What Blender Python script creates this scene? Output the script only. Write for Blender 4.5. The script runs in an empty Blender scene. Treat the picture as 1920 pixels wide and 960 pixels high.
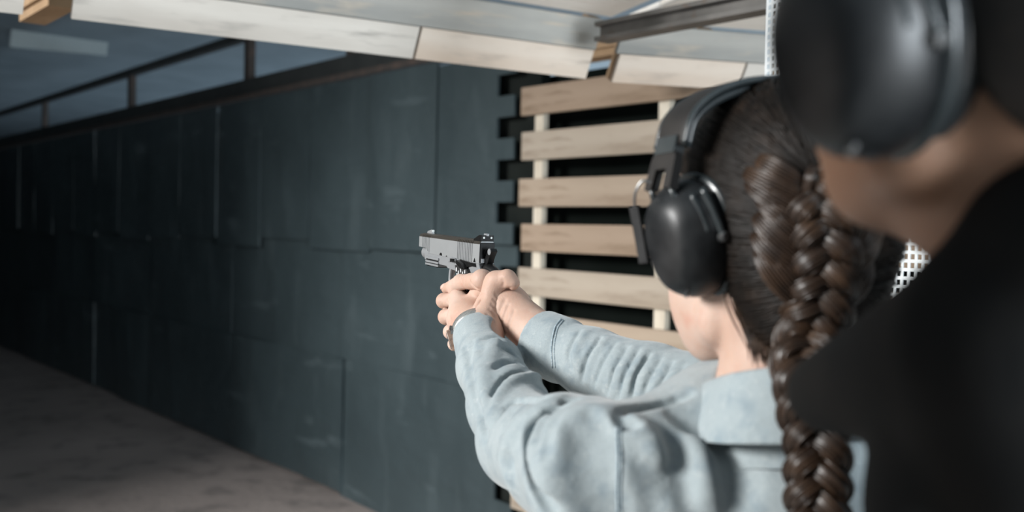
import bpy, bmesh, math, random
import numpy as np
from mathutils import Vector, Matrix

random.seed(7)
rng = np.random.default_rng(7)
SC = bpy.context.scene
COL = SC.collection

# ------------------------------------------------------------------ camera
FPX = 1867.0                       # focal length in pixels of a 1920 wide frame (35 mm)
CAM = np.array([0.0, 0.0, 1.55])
_p, _r = math.radians(1.6), 0.0205
CF = np.array([0, math.cos(_p), -math.sin(_p)])
_U0 = np.array([0, math.sin(_p), math.cos(_p)])
_R0 = np.array([1.0, 0, 0])
CR = math.cos(_r) * _R0 + math.sin(_r) * _U0
CU = -math.sin(_r) * _R0 + math.cos(_r) * _U0

cam = bpy.data.cameras.new('camera')
cam.sensor_width = 36.0
cam.lens = 36.0 * FPX / 1920.0
cam.clip_start = 0.02
cam.clip_end = 200
cam.dof.use_dof = True
cam.dof.focus_distance = 1.31
cam.dof.aperture_fstop = 3.9
cam_o = bpy.data.objects.new('camera', cam)
COL.objects.link(cam_o)
M = Matrix.Identity(4)
for i in range(3):
    M[i][0], M[i][1], M[i][2], M[i][3] = CR[i], CU[i], -CF[i], CAM[i]
cam_o.matrix_world = M
SC.camera = cam_o

# ------------------------------------------------------------------ light
world = bpy.data.worlds.new('world')
SC.world = world
world.use_nodes = True
wn = world.node_tree.nodes
wn['Background'].inputs[0].default_value = (0.80, 0.92, 1.0, 1)
wn['Background'].inputs[1].default_value = 0.27

def area(name, loc, target, sx, sy, energy, color):
    l = bpy.data.lights.new(name, 'AREA')
    l.shape = 'RECTANGLE'; l.size = sx; l.size_y = sy
    l.energy = energy; l.color = color
    o = bpy.data.objects.new(name, l)
    COL.objects.link(o)
    o.location = loc
    o.rotation_euler = (Vector(target) - Vector(loc)).to_track_quat('-Z', 'Y').to_euler()
    return o

# daylight from the open yard to the left and through the doorway behind the booth
area('yard_daylight', (-8.3, -2.1, 4.3), (0.0, 1.2, 1.4), 3.2, 2.4, 1180, (1.0, 0.995, 0.98))
area('doorway_daylight', (4.0, -4.0, 1.6), (0.15, 0.9, 1.6), 1.8, 2.4, 400, (0.86, 0.94, 1.0))
# open doors of the neighbouring bay beyond the rubber partition
area('bay_daylight', (2.35, 14.0, 1.4), (-3.5, 9.0, 2.9), 7.0, 2.0, 420, (0.70, 0.86, 1.0))

SC.view_settings.view_transform = 'Standard'
SC.view_settings.look = 'None'
SC.view_settings.gamma = 1.0
SC.view_settings.exposure = 0.45
SC.view_settings.use_curve_mapping = False

# ------------------------------------------------------------------ helpers
def P(px, py, d):
    """world point seen at photo pixel (px, py) at depth d metres in front of the lens"""
    return CAM + d * (CF + (px - 960.0) / FPX * CR + (480.0 - py) / FPX * CU)

def V(a):
    return Vector([float(x) for x in a])

def nrm(a):
    a = np.asarray(a, float)
    return a / np.linalg.norm(a)

def mesh_obj(name, verts, faces, mat, parent=None, smooth=False, loc=None):
    me = bpy.data.meshes.new(name)
    vs = verts.tolist() if hasattr(verts, 'tolist') else [tuple(v) for v in verts]
    fs = faces.tolist() if hasattr(faces, 'tolist') else faces
    me.from_pydata(vs, [], fs)
    me.update()
    if smooth:
        me.polygons.foreach_set('use_smooth', [True] * len(me.polygons))
    if mat is not None:
        me.materials.append(mat)
    return link(name, me, parent, loc)

def link(name, me, parent=None, loc=None):
    o = bpy.data.objects.new(name, me)
    COL.objects.link(o)
    if loc is not None:
        o.location = loc
    if parent is not None:
        o.parent = parent
    return o

def empty(name, loc=(0, 0, 0)):
    o = bpy.data.objects.new(name, None)
    COL.objects.link(o)
    o.location = loc
    o.empty_display_size = 0.05
    return o

def tag(o, label=None, cat=None, group=None, kind=None):
    if label: o['label'] = label
    if cat: o['category'] = cat
    if group: o['group'] = group
    if kind: o['kind'] = kind
    return o

def bm_obj(name, bm, mat, parent=None, smooth=False, bevel=0.0, segs=2, angle=35):
    if bevel > 0:
        eds = [e for e in bm.edges if e.is_manifold and e.calc_face_angle(0) > math.radians(angle)]
        bmesh.ops.bevel(bm, geom=eds, offset=bevel, segments=segs, profile=0.6, affect='EDGES', clamp_overlap=True)
    bmesh.ops.recalc_face_normals(bm, faces=bm.faces)
    me = bpy.data.meshes.new(name)
    bm.to_mesh(me); bm.free()
    if smooth:
        me.polygons.foreach_set('use_smooth', [True] * len(me.polygons))
        try:
            me.set_sharp_from_angle(angle=math.radians(40))
        except Exception:
            pass
    if mat is not None:
        me.materials.append(mat)
    return link(name, me, parent)

def bm_box(bm, o, ax, ay, az, sx, sy, sz):
    """box centred at o, axes ax ay az, full sizes"""
    o = np.asarray(o, float)
    vs = []
    for i in (-.5, .5):
        for j in (-.5, .5):
            for k in (-.5, .5):
                vs.append(bm.verts.new(V(o + ax * sx * i + ay * sy * j + az * sz * k)))
    for f in ((0, 1, 3, 2), (4, 6, 7, 5), (0, 4, 5, 1), (2, 3, 7, 6), (0, 2, 6, 4), (1, 5, 7, 3)):
        bm.faces.new([vs[i] for i in f])

EX, EY, EZ = np.array([1., 0, 0]), np.array([0, 1., 0]), np.array([0, 0, 1.])

def bm_prism(bm, pts, o, ax, ay, az, t0, t1):
    """polygon pts (in ax, az plane through o) extruded along ay from t0 to t1"""
    o = np.asarray(o, float)
    A = [bm.verts.new(V(o + ax * p[0] + az * p[1] + ay * t0)) for p in pts]
    B = [bm.verts.new(V(o + ax * p[0] + az * p[1] + ay * t1)) for p in pts]
    n = len(pts)
    bm.faces.new(A); bm.faces.new(list(reversed(B)))
    for i in range(n):
        bm.faces.new([A[i], B[i], B[(i + 1) % n], A[(i + 1) % n]])

def spline(pts, n):
    """Catmull-Rom through pts, n samples per span"""
    p = np.asarray(pts, float)
    p = np.vstack([2 * p[0] - p[1], p, 2 * p[-1] - p[-2]])
    out = []
    for i in range(1, len(p) - 2):
        for k in range(n):
            t = k / n
            a, b, c, d = p[i - 1], p[i], p[i + 1], p[i + 2]
            out.append(.5 * ((2 * b) + (-a + c) * t + (2 * a - 5 * b + 4 * c - d) * t * t + (-a + 3 * b - 3 * c + d) * t ** 3))
    out.append(p[-2])
    return np.array(out)

def frames(path, up=None):
    path = np.asarray(path, float)
    T = np.gradient(path, axis=0)
    T /= np.linalg.norm(T, axis=1)[:, None] + 1e-12
    N = np.zeros_like(T)
    u = np.array(up if up is not None else (0.13, 0.27, 0.95), float)
    for i in range(len(path)):
        u = u - T[i] * u.dot(T[i])
        u /= np.linalg.norm(u) + 1e-12
        N[i] = u
    B = np.cross(T, N)
    return T, N, B

def tube_data(path, radii, seg=8, up=None, flat=1.0, caps=True):
    """swept tube; flat scales the second axis. returns verts, faces"""
    path = np.asarray(path, float)
    n = len(path)
    radii = np.broadcast_to(np.asarray(radii, float), (n,))
    T, N, B = frames(path, up)
    a = np.linspace(0, 2 * np.pi, seg, endpoint=False)
    v = path[:, None] + radii[:, None, None] * (np.cos(a)[None, :, None] * N[:, None] * 1.0 + np.sin(a)[None, :, None] * B[:, None] * flat)
    v = v.reshape(-1, 3)
    i = np.arange(n - 1)[:, None] * seg
    j = np.arange(seg)[None]
    j2 = (j + 1) % seg
    f = np.stack([i + j, i + j2, i + seg + j2, i + seg + j], -1).reshape(-1, 4)
    faces = f.tolist()
    if caps:
        faces.append(list(range(seg))[::-1]); faces.append(list(range((n - 1) * seg, n * seg)))
    return v, faces

def tube(name, path, radii, mat, parent=None, seg=10, up=None, flat=1.0, smooth=True):
    v, f = tube_data(path, radii, seg, up, flat)
    return mesh_obj(name, v, f, mat, parent, smooth)

def merge(parts):
    vs, fs, o = [], [], 0
    for v, f in parts:
        vs.append(np.asarray(v)); fs += [[i + o for i in q] for q in f]; o += len(v)
    return np.vstack(vs), fs

# ------------------------------------------------------------------ materials
def mat(name, color, rough=0.6, metal=0.0, spec=0.5, noise=None, bump=None, coord='Object', scale=(1, 1, 1), sss=0.0, sss_col=None, coat=0.0, sheen=0.0):
    """noise: list of (scale, detail, colour2, lo, hi[, stretch]) mixed over the colour; bump: list of (scale, strength, distance[, stretch])"""
    m = bpy.data.materials.new(name)
    m.use_nodes = True
    nt = m.node_tree; nd, lk = nt.nodes, nt.links
    b = nd['Principled BSDF']
    b.inputs['Base Color'].default_value = (*color, 1)
    b.inputs['Roughness'].default_value = rough
    b.inputs['Metallic'].default_value = metal
    b.inputs['Specular IOR Level'].default_value = spec
    if coat: b.inputs['Coat Weight'].default_value = coat
    if sheen:
        b.inputs['Sheen Weight'].default_value = sheen
    if sss:
        b.inputs['Subsurface Weight'].default_value = sss
        b.inputs['Subsurface Radius'].default_value = (1.0, 0.35, 0.2)
        b.inputs['Subsurface Scale'].default_value = 0.006
    tc = nd.new('ShaderNodeTexCoord')
    def vec(st):
        mp = nd.new('ShaderNodeMapping')
        mp.inputs['Scale'].default_value = [a * c for a, c in zip(scale, st)]
        lk.new(tc.outputs[coord], mp.inputs['Vector'])
        return mp.outputs['Vector']
    last = None
    for nz in (noise or []):
        st = nz[5] if len(nz) > 5 else (1, 1, 1)
        t = nd.new('ShaderNodeTexNoise')
        t.inputs['Scale'].default_value = nz[0]; t.inputs['Detail'].default_value = nz[1]
        lk.new(vec(st), t.inputs['Vector'])
        r = nd.new('ShaderNodeMapRange')
        r.inputs['From Min'].default_value = nz[3]; r.inputs['From Max'].default_value = nz[4]
        lk.new(t.outputs['Fac'], r.inputs['Value'])
        mx = nd.new('ShaderNodeMix'); mx.data_type = 'RGBA'
        lk.new(r.outputs['Result'], mx.inputs[0])
        if last is None: mx.inputs[6].default_value = (*color, 1)
        else: lk.new(last, mx.inputs[6])
        mx.inputs[7].default_value = (*nz[2], 1)
        last = mx.outputs[2]
    if last is not None:
        lk.new(last, b.inputs['Base Color'])
    prev = None
    for bp in (bump or []):
        st = bp[3] if len(bp) > 3 else (1, 1, 1)
        t = nd.new('ShaderNodeTexNoise')
        t.inputs['Scale'].default_value = bp[0]; t.inputs['Detail'].default_value = 4
        lk.new(vec(st), t.inputs['Vector'])
        bn = nd.new('ShaderNodeBump')
        bn.inputs['Strength'].default_value = bp[1]; bn.inputs['Distance'].default_value = bp[2]
        lk.new(t.outputs['Fac'], bn.inputs['Height'])
        if prev is not None: lk.new(prev, bn.inputs['Normal'])
        prev = bn.outputs['Normal']
    if prev is not None:
        lk.new(prev, b.inputs['Normal'])
    return m

# ------------------------------------------------------------------ signed distance fields and surface nets
def sd_cone(p, a, b, ra, rb):
    """round cone, exact enough for smooth blending"""
    a = np.asarray(a, np.float32); b = np.asarray(b, np.float32)
    ba = b - a
    l2 = float(ba.dot(ba)); rr = ra - rb
    if l2 < 1e-12:
        return np.linalg.norm(p - a, axis=1) - max(ra, rb)
    a2 = l2 - rr * rr
    if a2 <= 1e-12:
        return np.linalg.norm(p - (a if ra > rb else b), axis=1) - max(ra, rb)
    il2 = 1.0 / l2
    pa = p - a
    y = pa @ ba
    z = y - l2
    w = pa * np.float32(l2) - ba[None] * y[:, None]
    x2 = np.einsum('ij,ij->i', w, w)
    y2 = y * y * l2
    z2 = z * z * l2
    k = np.sign(rr) * rr * rr * x2
    d = (np.sqrt(x2 * a2 * il2) + y * rr) * il2 - ra
    c1 = np.sign(z) * a2 * z2 > k
    c2 = np.sign(y) * a2 * y2 < k
    d = np.where(c2, np.sqrt(x2 + y2) * il2 - ra, d)
    d = np.where(c1, np.sqrt(x2 + z2) * il2 - rb, d)
    return d.astype(np.float32)

def sd_ell(p, c, r, R=None):
    """ellipsoid centre c, radii r, R columns = axes"""
    q = p - np.asarray(c, np.float32)
    if R is not None:
        q = q @ np.asarray(R, np.float32)
    r = np.asarray(r, np.float32)
    k0 = np.linalg.norm(q / r, axis=1)
    k1 = np.linalg.norm(q / (r * r), axis=1) + 1e-9
    return (k0 * (k0 - 1.0) / k1).astype(np.float32)

def sd_box(p, c, h, R, rd):
    q = (p - np.asarray(c, np.float32)) @ np.asarray(R, np.float32)
    q = np.abs(q) - (np.asarray(h, np.float32) - rd)
    return (np.linalg.norm(np.maximum(q, 0), axis=1) + np.minimum(q.max(axis=1), 0) - rd).astype(np.float32)

def smin(a, b, k):
    if k <= 0: return np.minimum(a, b)
    h = np.maximum(k - np.abs(a - b), 0) / k
    return np.minimum(a, b) - h * h * k * 0.25

def smax(a, b, k):
    return -smin(-a, -b, k)

class Field:
    def __init__(self): self.ops = []
    def cone(self, a, b, ra, rb, k=0.006):
        a = np.asarray(a, float); b = np.asarray(b, float)
        self.ops.append(('b', (lambda p: sd_cone(p, a, b, ra, rb), ((a + b) / 2).astype(np.float32), float(np.linalg.norm(b - a)) / 2 + max(ra, rb)), k)); return self
    def chain(self, pts, rs, k=0.006):
        for i in range(len(pts) - 1): self.cone(pts[i], pts[i + 1], rs[i], rs[i + 1], k)
        return self
    def ell(self, c, r, R=None, k=0.01): self.ops.append(('u', lambda p: sd_ell(p, c, r, R), k)); return self
    def box(self, c, h, R, rd, k=0.01): self.ops.append(('u', lambda p: sd_box(p, c, h, R, rd), k)); return self
    def sub(self, f, k=0.004): self.ops.append(('s', f, k)); return self
    def subcone(self, a, b, ra, rb, k=0.004): return self.sub(lambda p: sd_cone(p, a, b, ra, rb), k)
    def add(self, f): self.ops.append(('f', f, 0)); return self
    def __call__(self, p):
        d = np.full(len(p), 1e3, np.float32)
        for t, f, k in self.ops:
            if t == 'b':
                fn, c, R = f
                q = p - c
                lim = np.maximum(d + (k + R), 0)
                m = np.einsum('ij,ij->i', q, q) < lim * lim
                n = np.count_nonzero(m)
                if n == 0: continue
                if n > .75 * len(p): d = smin(d, fn(p), k)
                else: d[m] = smin(d[m], fn(p[m]), k)
            elif t == 'u': d = smin(d, f(p), k)
            elif t == 's': d = smax(d, -f(p), k)
            else: d = f(p, d)
        return d

def polymesh(field, lo, hi, h, B=4):
    """sparse surface nets of field(p)=0 inside the box; returns verts, quads"""
    lo = np.asarray(lo, float); hi = np.asarray(hi, float)
    nb = np.maximum(1, np.ceil((hi - lo) / (h * B)).astype(int))
    g = np.stack(np.meshgrid(*[np.arange(n) for n in nb], indexing='ij'), -1).reshape(-1, 3)
    cen = lo + (g + .5) * (h * B) - h * .5
    dc = field(cen.astype(np.float32))
    rad = h * B * 0.5 * math.sqrt(3) * 1.45 + 2 * h
    act = np.abs(dc) < rad
    look = np.full(nb, -1, np.int32)
    ga = g[act]
    look[ga[:, 0], ga[:, 1], ga[:, 2]] = np.arange(len(ga))
    loc = np.stack(np.meshgrid(*[np.arange(B)] * 3, indexing='ij'), -1).reshape(-1, 3)
    idx = (ga[:, None] * B + loc[None]).reshape(-1, 3)
    vals = np.empty(len(idx), np.float32)
    CH = 40000
    for s in range(0, len(idx), CH):
        vals[s:s + CH] = field((lo + idx[s:s + CH] * h).astype(np.float32))
    lim = nb * B
    allvals = vals
    near = np.abs(vals) < 4.0 * h
    num_near = np.nonzero(near)[0]
    def lookup(ii):
        ok = ((ii >= 0) & (ii < lim)).all(1)
        j = np.where(ok[:, None], ii, 0)
        b = look[j[:, 0] // B, j[:, 1] // B, j[:, 2] // B]
        ok &= b >= 0
        lin = ((j[:, 0] % B) * B + (j[:, 1] % B)) * B + (j[:, 2] % B)
        return ok, np.where(ok, b * (B ** 3) + lin, 0)
    corners = np.array([[0, 0, 0], [1, 0, 0], [0, 1, 0], [1, 1, 0], [0, 0, 1], [1, 0, 1], [0, 1, 1], [1, 1, 1]])
    idn = idx[num_near]
    cv = np.empty((8, len(idn)), np.float32); okc = np.ones(len(idn), bool)
    for c in range(8):
        ok, li = lookup(idn + corners[c])
        cv[c] = vals[li]; okc &= ok
    neg = cv < 0
    cnt = neg.sum(0)
    cell = okc & (cnt > 0) & (cnt < 8)
    ci = np.nonzero(cell)[0]
    cv = cv[:, ci]
    acc = np.zeros((len(ci), 3)); num = np.zeros(len(ci))
    for a in range(8):
        for b in range(a + 1, 8):
            dd = corners[b] - corners[a]
            if np.abs(dd).sum() != 1: continue
            va, vb = cv[a], cv[b]
            x = (va < 0) != (vb < 0)
            t = np.where(x, va / np.where(va == vb, 1, va - vb), 0)
            pt = corners[a][None] + t[:, None] * dd[None]
            acc += np.where(x[:, None], pt, 0); num += x
    verts = lo + (idn[ci] + acc / num[:, None]) * h
    vid = np.full(len(idx), -1, np.int64); vid[num_near[ci]] = np.arange(len(ci))
    quads = []
    for ax in range(3):
        e = np.zeros(3, int); e[ax] = 1
        u = np.zeros(3, int); u[(ax + 1) % 3] = 1
        w = np.zeros(3, int); w[(ax + 2) % 3] = 1
        v0 = vals[num_near]
        ok1, l1 = lookup(idn + e)
        v1 = vals[l1]
        x = ok1 & ((v0 < 0) != (v1 < 0))
        ii = idn[x]; flip = v0[x] < 0
        q = []
        good = np.ones(len(ii), bool)
        for off in (-u * 0 - w * 0, -u, -u - w, -w):
            ok, li = lookup(ii + off)
            vv = np.where(ok, vid[li], -1)
            good &= vv >= 0
            q.append(vv)
        q = np.stack(q, 1)
        q[~flip] = q[~flip][:, ::-1]
        quads.append(q[good])
    return verts, np.vstack(quads)

def smooth_mesh(v, q, it=2, lam=0.5):
    e = np.vstack([q[:, [0, 1]], q[:, [1, 2]], q[:, [2, 3]], q[:, [3, 0]]])
    e = np.vstack([e, e[:, ::-1]])
    n = len(v)
    cnt = np.bincount(e[:, 0], minlength=n)[:, None].clip(1)
    for _ in range(it):
        s = np.stack([np.bincount(e[:, 0], weights=v[e[:, 1], k], minlength=n) for k in range(3)], 1) / cnt
        v = v + lam * (s - v)
    return v

def raymarch_many(field, pts, d0, d1, steps=48):
    """points where photo-pixel rays first meet the field; used only to lay folds and seams on cloth"""
    pts = np.asarray(pts, float)
    dr = CF + (pts[:, :1] - 960.0) / FPX * CR + (480.0 - pts[:, 1:2]) / FPX * CU
    ln = np.linalg.norm(dr, axis=1)
    t = np.full(len(pts), float(d0)); best = np.full(len(pts), 9.0); bt = t.copy(); hit = np.zeros(len(pts), bool)
    for _ in range(steps):
        d = field((CAM + t[:, None] * dr).astype(np.float32))
        up = (d < best) & ~hit
        best = np.where(up, d, best); bt = np.where(up, t, bt)
        hit |= d < 4e-4
        t = np.where(hit, t, np.minimum(t + np.maximum(d, 8e-4) * .85 / ln, d1))
    return CAM + bt[:, None] * dr

def raymarch(field, px, py, d0, d1):
    return raymarch_many(field, [(px, py)], d0, d1)[0]
# ------------------------------------------------------------------ the range: materials
M_floor = mat('floor_concrete', (0.29, 0.245, 0.225), 0.8, noise=[(0.9, 6, (0.38, 0.32, 0.295), .35, .7), (5, 5, (0.14, 0.125, 0.118), .52, .8)], bump=[(18, .35, .02)])
M_rubber = mat('rubber_mat', (0.044, 0.063, 0.069), 0.46, spec=0.5,
               noise=[(1.3, 5, (0.032, 0.047, 0.052), .35, .7), (5.0, 6, (0.066, 0.088, 0.095), .55, .85, (1, 1, .35)), (3.0, 3, (0.092, 0.12, 0.13), .63, .80, (.6, .6, 2.2))],
               bump=[(7, .25, .02), (2.2, .35, .05, (1, 1, 2.5))])
M_rubber_dark = mat('rubber_backing', (0.010, 0.013, 0.012), 0.85, spec=.1, noise=[(3, 4, (0.018, 0.021, 0.019), .4, .7)])
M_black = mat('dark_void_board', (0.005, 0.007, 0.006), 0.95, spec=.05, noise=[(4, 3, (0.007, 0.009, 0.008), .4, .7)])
M_ceil = mat('ceiling_board', (0.34, 0.42, 0.47), 0.75, noise=[(2.5, 5, (0.27, 0.34, 0.385), .4, .7)], bump=[(9, .2, .02)])
M_steel = mat('weathered_steel', (0.10, 0.095, 0.088), 0.55, 0.35, noise=[(9, 5, (0.17, 0.16, 0.15), .45, .75), (22, 4, (0.11, 0.07, 0.045), .6, .8)])
M_rust = mat('rusty_rail', (0.055, 0.045, 0.040), 0.7, 0.1, noise=[(14, 5, (0.11, 0.075, 0.06), .5, .8)])
M_rail_dark = mat('dark_rail', (0.020, 0.024, 0.024), 0.7, noise=[(6, 4, (0.030, 0.034, 0.033), .4, .7)])

def wood(name, c1, c2, c3, st):
    return mat(name, c1, 0.78, spec=0.25, noise=[(5, 6, c2, .40, .68, st), (26, 6, c3, .55, .78, st), (2.0, 3, c2, .5, .8)], bump=[(40, .25, .004, st)])
GR = (.22, 1.6, 1.6)
M_wood_pallet = [wood('pallet_wood_a', (0.378, 0.299, 0.227), (0.302, 0.230, 0.170), (0.227, 0.163, 0.113), GR),
                 wood('pallet_wood_b', (0.347, 0.261, 0.193), (0.280, 0.204, 0.144), (0.204, 0.144, 0.098), GR),
                 wood('pallet_wood_c', (0.393, 0.333, 0.268), (0.325, 0.265, 0.204), (0.249, 0.196, 0.151), GR)]
M_wood_post = wood('pallet_block_wood', (0.66, 0.60, 0.50), (0.56, 0.49, 0.39), (0.45, 0.38, 0.30), (1.5, 1.5, .3))
M_plank_pale = wood('plank_pale', (0.68, 0.60, 0.52), (0.58, 0.47, 0.38), (0.42, 0.36, 0.31), GR)
M_plank_worn = wood('plank_worn', (0.62, 0.585, 0.535), (0.47, 0.43, 0.385), (0.33, 0.31, 0.285), GR)
M_plank_grey = wood('plank_grey', (0.40, 0.395, 0.37), (0.25, 0.255, 0.245), (0.50, 0.43, 0.35), GR)
M_plank_white = wood('plank_white', (0.82, 0.79, 0.74), (0.76, 0.71, 0.65), (0.70, 0.64, 0.57), GR)
M_wood_brown = wood('batten_brown', (0.36, 0.245, 0.15), (0.27, 0.18, 0.105), (0.20, 0.13, 0.08), (1.5, 1.5, .3))
M_far_board = mat('far_board', (0.40, 0.47, 0.49), 0.8, noise=[(3, 4, (0.36, 0.43, 0.45), .4, .7)])
M_plaster = mat('dark_wall', (0.05, 0.055, 0.055), 0.85, noise=[(2, 4, (0.035, 0.04, 0.04), .4, .7)])
M_white_metal = mat('white_powder_coat', (0.58, 0.61, 0.62), 0.45, 0.0, noise=[(30, 3, (0.52, 0.55, 0.56), .4, .7)])

# lane coordinates: DL downrange along the right-hand wall, NW from that wall towards the lane
W0 = np.array([-0.75, 5.40, 0.0])
DL = nrm([-0.637, 0.771, 0.0])
NW = nrm([-0.771, -0.637, 0.0])
def W(s, z, n=0.0):
    return W0 + DL * s + EZ * z + NW * n

def slab(name, c, ax, ay, az, sx, sy, sz, m, parent=None, bevel=0.0):
    bm = bmesh.new()
    bm_box(bm, (0, 0, 0), EX, EY, EZ, sx, sy, sz)
    o = bm_obj(name, bm, m, parent, bevel=bevel)
    R = Matrix([[ax[i], ay[i], az[i]] for i in range(3)]).to_4x4()
    R.translation = V(c)
    o.matrix_world = R
    if parent is not None:
        o.matrix_parent_inverse = Matrix.Identity(4)
        o.matrix_local = parent.matrix_world.inverted() @ R if parent.matrix_world else R
    return o

# floor, ceiling, outer walls ------------------------------------------------
def quad_struct(name, pts, m):
    o = mesh_obj(name, np.array(pts), [[0, 1, 2, 3]], m)
    tag(o, kind='structure'); return o
fb = slab('floor_bounce', W(-5.0, 0.004, 2.5), DL, NW, EZ, 5.0, 9.0, 0.012, mat('bounce_slab_pale', (0.55, 0.53, 0.50), .8, noise=[(2, 5, (.48, .46, .43), .4, .7)])); tag(fb, 'unseen pale slab added to bounce light up to the overhead planks', kind='structure')  # out of view, added as a reflector that lifts the plank undersides
fl = slab('floor', W(12, -0.05, 2), DL, NW, EZ, 44, 20, 0.1, M_floor)
tag(fl, 'dusty grey-brown concrete floor of the range', kind='structure')

H_CEIL = 3.05
bm = bmesh.new()
for i in range(int(40 / 0.28)):
    s = -5.8 + i * 0.28
    bm_box(bm, W(s, H_CEIL + 0.03, -2.7), DL, NW, EZ, 0.2795, 14.6, 0.05)
ce = bm_obj('ceiling', bm, M_ceil)
tag(ce, 'blue-grey boarded ceiling above the lane', kind='structure')
rf = slab('ceiling_deck', W(14, H_CEIL + 0.12, -2.7), DL, NW, EZ, 40.5, 14.6, 0.05, M_ceil, None)
tag(rf, 'dark roof deck above the ceiling boards', kind='structure')
wl = slab('wall_left_shade', W(15.05, 1.52, 4.5), DL, NW, EZ, 29.9, 0.1, 3.03, M_plaster); tag(wl, 'unseen dark side wall placed to shade the far part of the rubber wall', kind='structure')  # unseen; position, start and height set to darken the rubber wall downrange
wb = slab('shade_panel', (-0.52, -1.31, 1.1), EX, EY, EZ, 0.03, 3.3, 2.2, M_plaster); tag(wb, 'unseen dark panel added to shade the instructor from the left', kind='structure')  # out of view, added to keep the yard light off the instructor
we = slab('wall_end', W(30, 1.55, 0), DL, NW, EZ, 0.2, 20, 3.2, M_plaster); tag(we, 'dark end wall of the range', kind='structure')
wo = slab('wall_outer', W(12, 1.55, -8.0), DL, NW, EZ, 36, 0.1, 3.2, M_plaster); tag(wo, 'dark outer wall beyond the rubber partition', kind='structure')

# right-hand wall of rubber mats ------------------------------------------------
wr = slab('wall_right', W(13.4, 1.17, -0.075), DL, NW, EZ, 29.4, 0.05, 2.33, M_rubber_dark)
tag(wr, 'partition wall hung with dark blue-grey rubber mats', kind='structure')
wr_inv = wr.matrix_world.inverted()

def mat_panel(s0, s1, z0, z1, n0, amp, jig=False, seed=0, dark=False):
    """one rubber mat, slightly wavy, with thickness; jig cuts square tabs on the edge towards the pallets"""
    nx = max(6, int((s1 - s0) / 0.06)); nz = max(6, int((z1 - z0) / 0.06))
    r = np.random.default_rng(seed)
    if jig:
        nz = int(round((z1 - z0) / 0.0985)) * 2
    ss = np.linspace(s0, s1, nx + 1); zz = np.linspace(z0, z1, nz + 1)
    S, Z = np.meshgrid(ss, zz, indexing='ij')
    N = np.full_like(S, n0)
    for _ in range(6):
        kx, kz = r.uniform(-5, 5), r.uniform(-2.2, 2.2)
        ph = r.uniform(0, 6.28)
        N += amp * r.uniform(.2, .6) * np.sin(kx * S + kz * Z + ph)
    # creases that fan out from a hanging point
    for _ in range(3):
        a = r.uniform(.9, 1.5); c = r.uniform(s0, s1); w = r.uniform(.02, .05); zc = r.uniform(z0, z1)
        N += amp * .7 * np.exp(-((S - c - (Z - zc) * math.cos(a) * .4) / w) ** 2) * np.exp(-((Z - zc) / .3) ** 2)
    N = np.maximum(N, n0 - amp) 
    top = (W0[None, None] + DL * S[..., None] + EZ * Z[..., None] + NW * N[..., None])
    if not jig:
        th = 0.012
        bot = top - NW * th
        verts = np.vstack([top.reshape(-1, 3), bot.reshape(-1, 3)])
        n = (nx + 1) * (nz + 1)
        I = lambda i, j: i * (nz + 1) + j
        faces = []
        for i in range(nx):
            for j in range(nz):
                a, b, c, d = I(i, j), I(i + 1, j), I(i + 1, j + 1), I(i, j + 1)
                faces.append([a, d, c, b]); faces.append([n + a, n + b, n + c, n + d])
        for i in range(nx):
            faces += [[I(i, 0), I(i + 1, 0), n + I(i + 1, 0), n + I(i, 0)], [I(i, nz), n + I(i, nz), n + I(i + 1, nz), I(i + 1, nz)]]
        for j in range(nz):
            faces += [[I(0, j), n + I(0, j), n + I(0, j + 1), I(0, j + 1)], [I(nx, j), I(nx, j + 1), n + I(nx, j + 1), n + I(nx, j)]]
        return verts, faces
    # jigsaw edge: tabs at the low-s side
    ext = 0.125
    th = 0.014
    S2 = np.concatenate([[s0 - ext], ss]);
    verts, faces = [], []
    def colpt(i, j):
        if i == 0:
            return W0 + DL * (s0 - ext) + EZ * zz[j] + NW * N[0, j]
        return top[i - 1, j]
    idx = {}
    def vid(i, j, b):
        k = (i, j, b)
        if k not in idx:
            idx[k] = len(verts); verts.append(colpt(i, j) - NW * (th if b else 0))
        return idx[k]
    on = lambda i, j: 0 <= j < nz and 0 <= i <= nx and (i > 0 or ((j // 2) % 2 == 0))
    for i in range(nx + 1):
        for j in range(nz):
            if not on(i, j): continue
            faces.append([vid(i, j, 0), vid(i, j + 1, 0), vid(i + 1, j + 1, 0), vid(i + 1, j, 0)])
            faces.append([vid(i, j, 1), vid(i + 1, j, 1), vid(i + 1, j + 1, 1), vid(i, j + 1, 1)])
            if not on(i - 1, j): faces.append([vid(i, j, 0), vid(i, j, 1), vid(i, j + 1, 1), vid(i, j + 1, 0)])
            if not on(i + 1, j): faces.append([vid(i + 1, j, 0), vid(i + 1, j + 1, 0), vid(i + 1, j + 1, 1), vid(i + 1, j, 1)])
            if not on(i, j - 1): faces.append([vid(i, j, 0), vid(i + 1, j, 0), vid(i + 1, j, 1), vid(i, j, 1)])
            if not on(i, j + 1): faces.append([vid(i, j + 1, 0), vid(i, j + 1, 1), vid(i + 1, j + 1, 1), vid(i + 1, j + 1, 0)])
    return np.array(verts), faces

def add_mat(*a, **k):
    v, f = mat_panel(*a, **k)
    me_o = mesh_obj('mat', v, f, M_rubber, None, smooth=True)
    try: me_o.data.set_sharp_from_angle(angle=math.radians(40))
    except Exception: pass
    me_o.parent = wr
    me_o.matrix_parent_inverse = wr_inv
    return me_o

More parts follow.
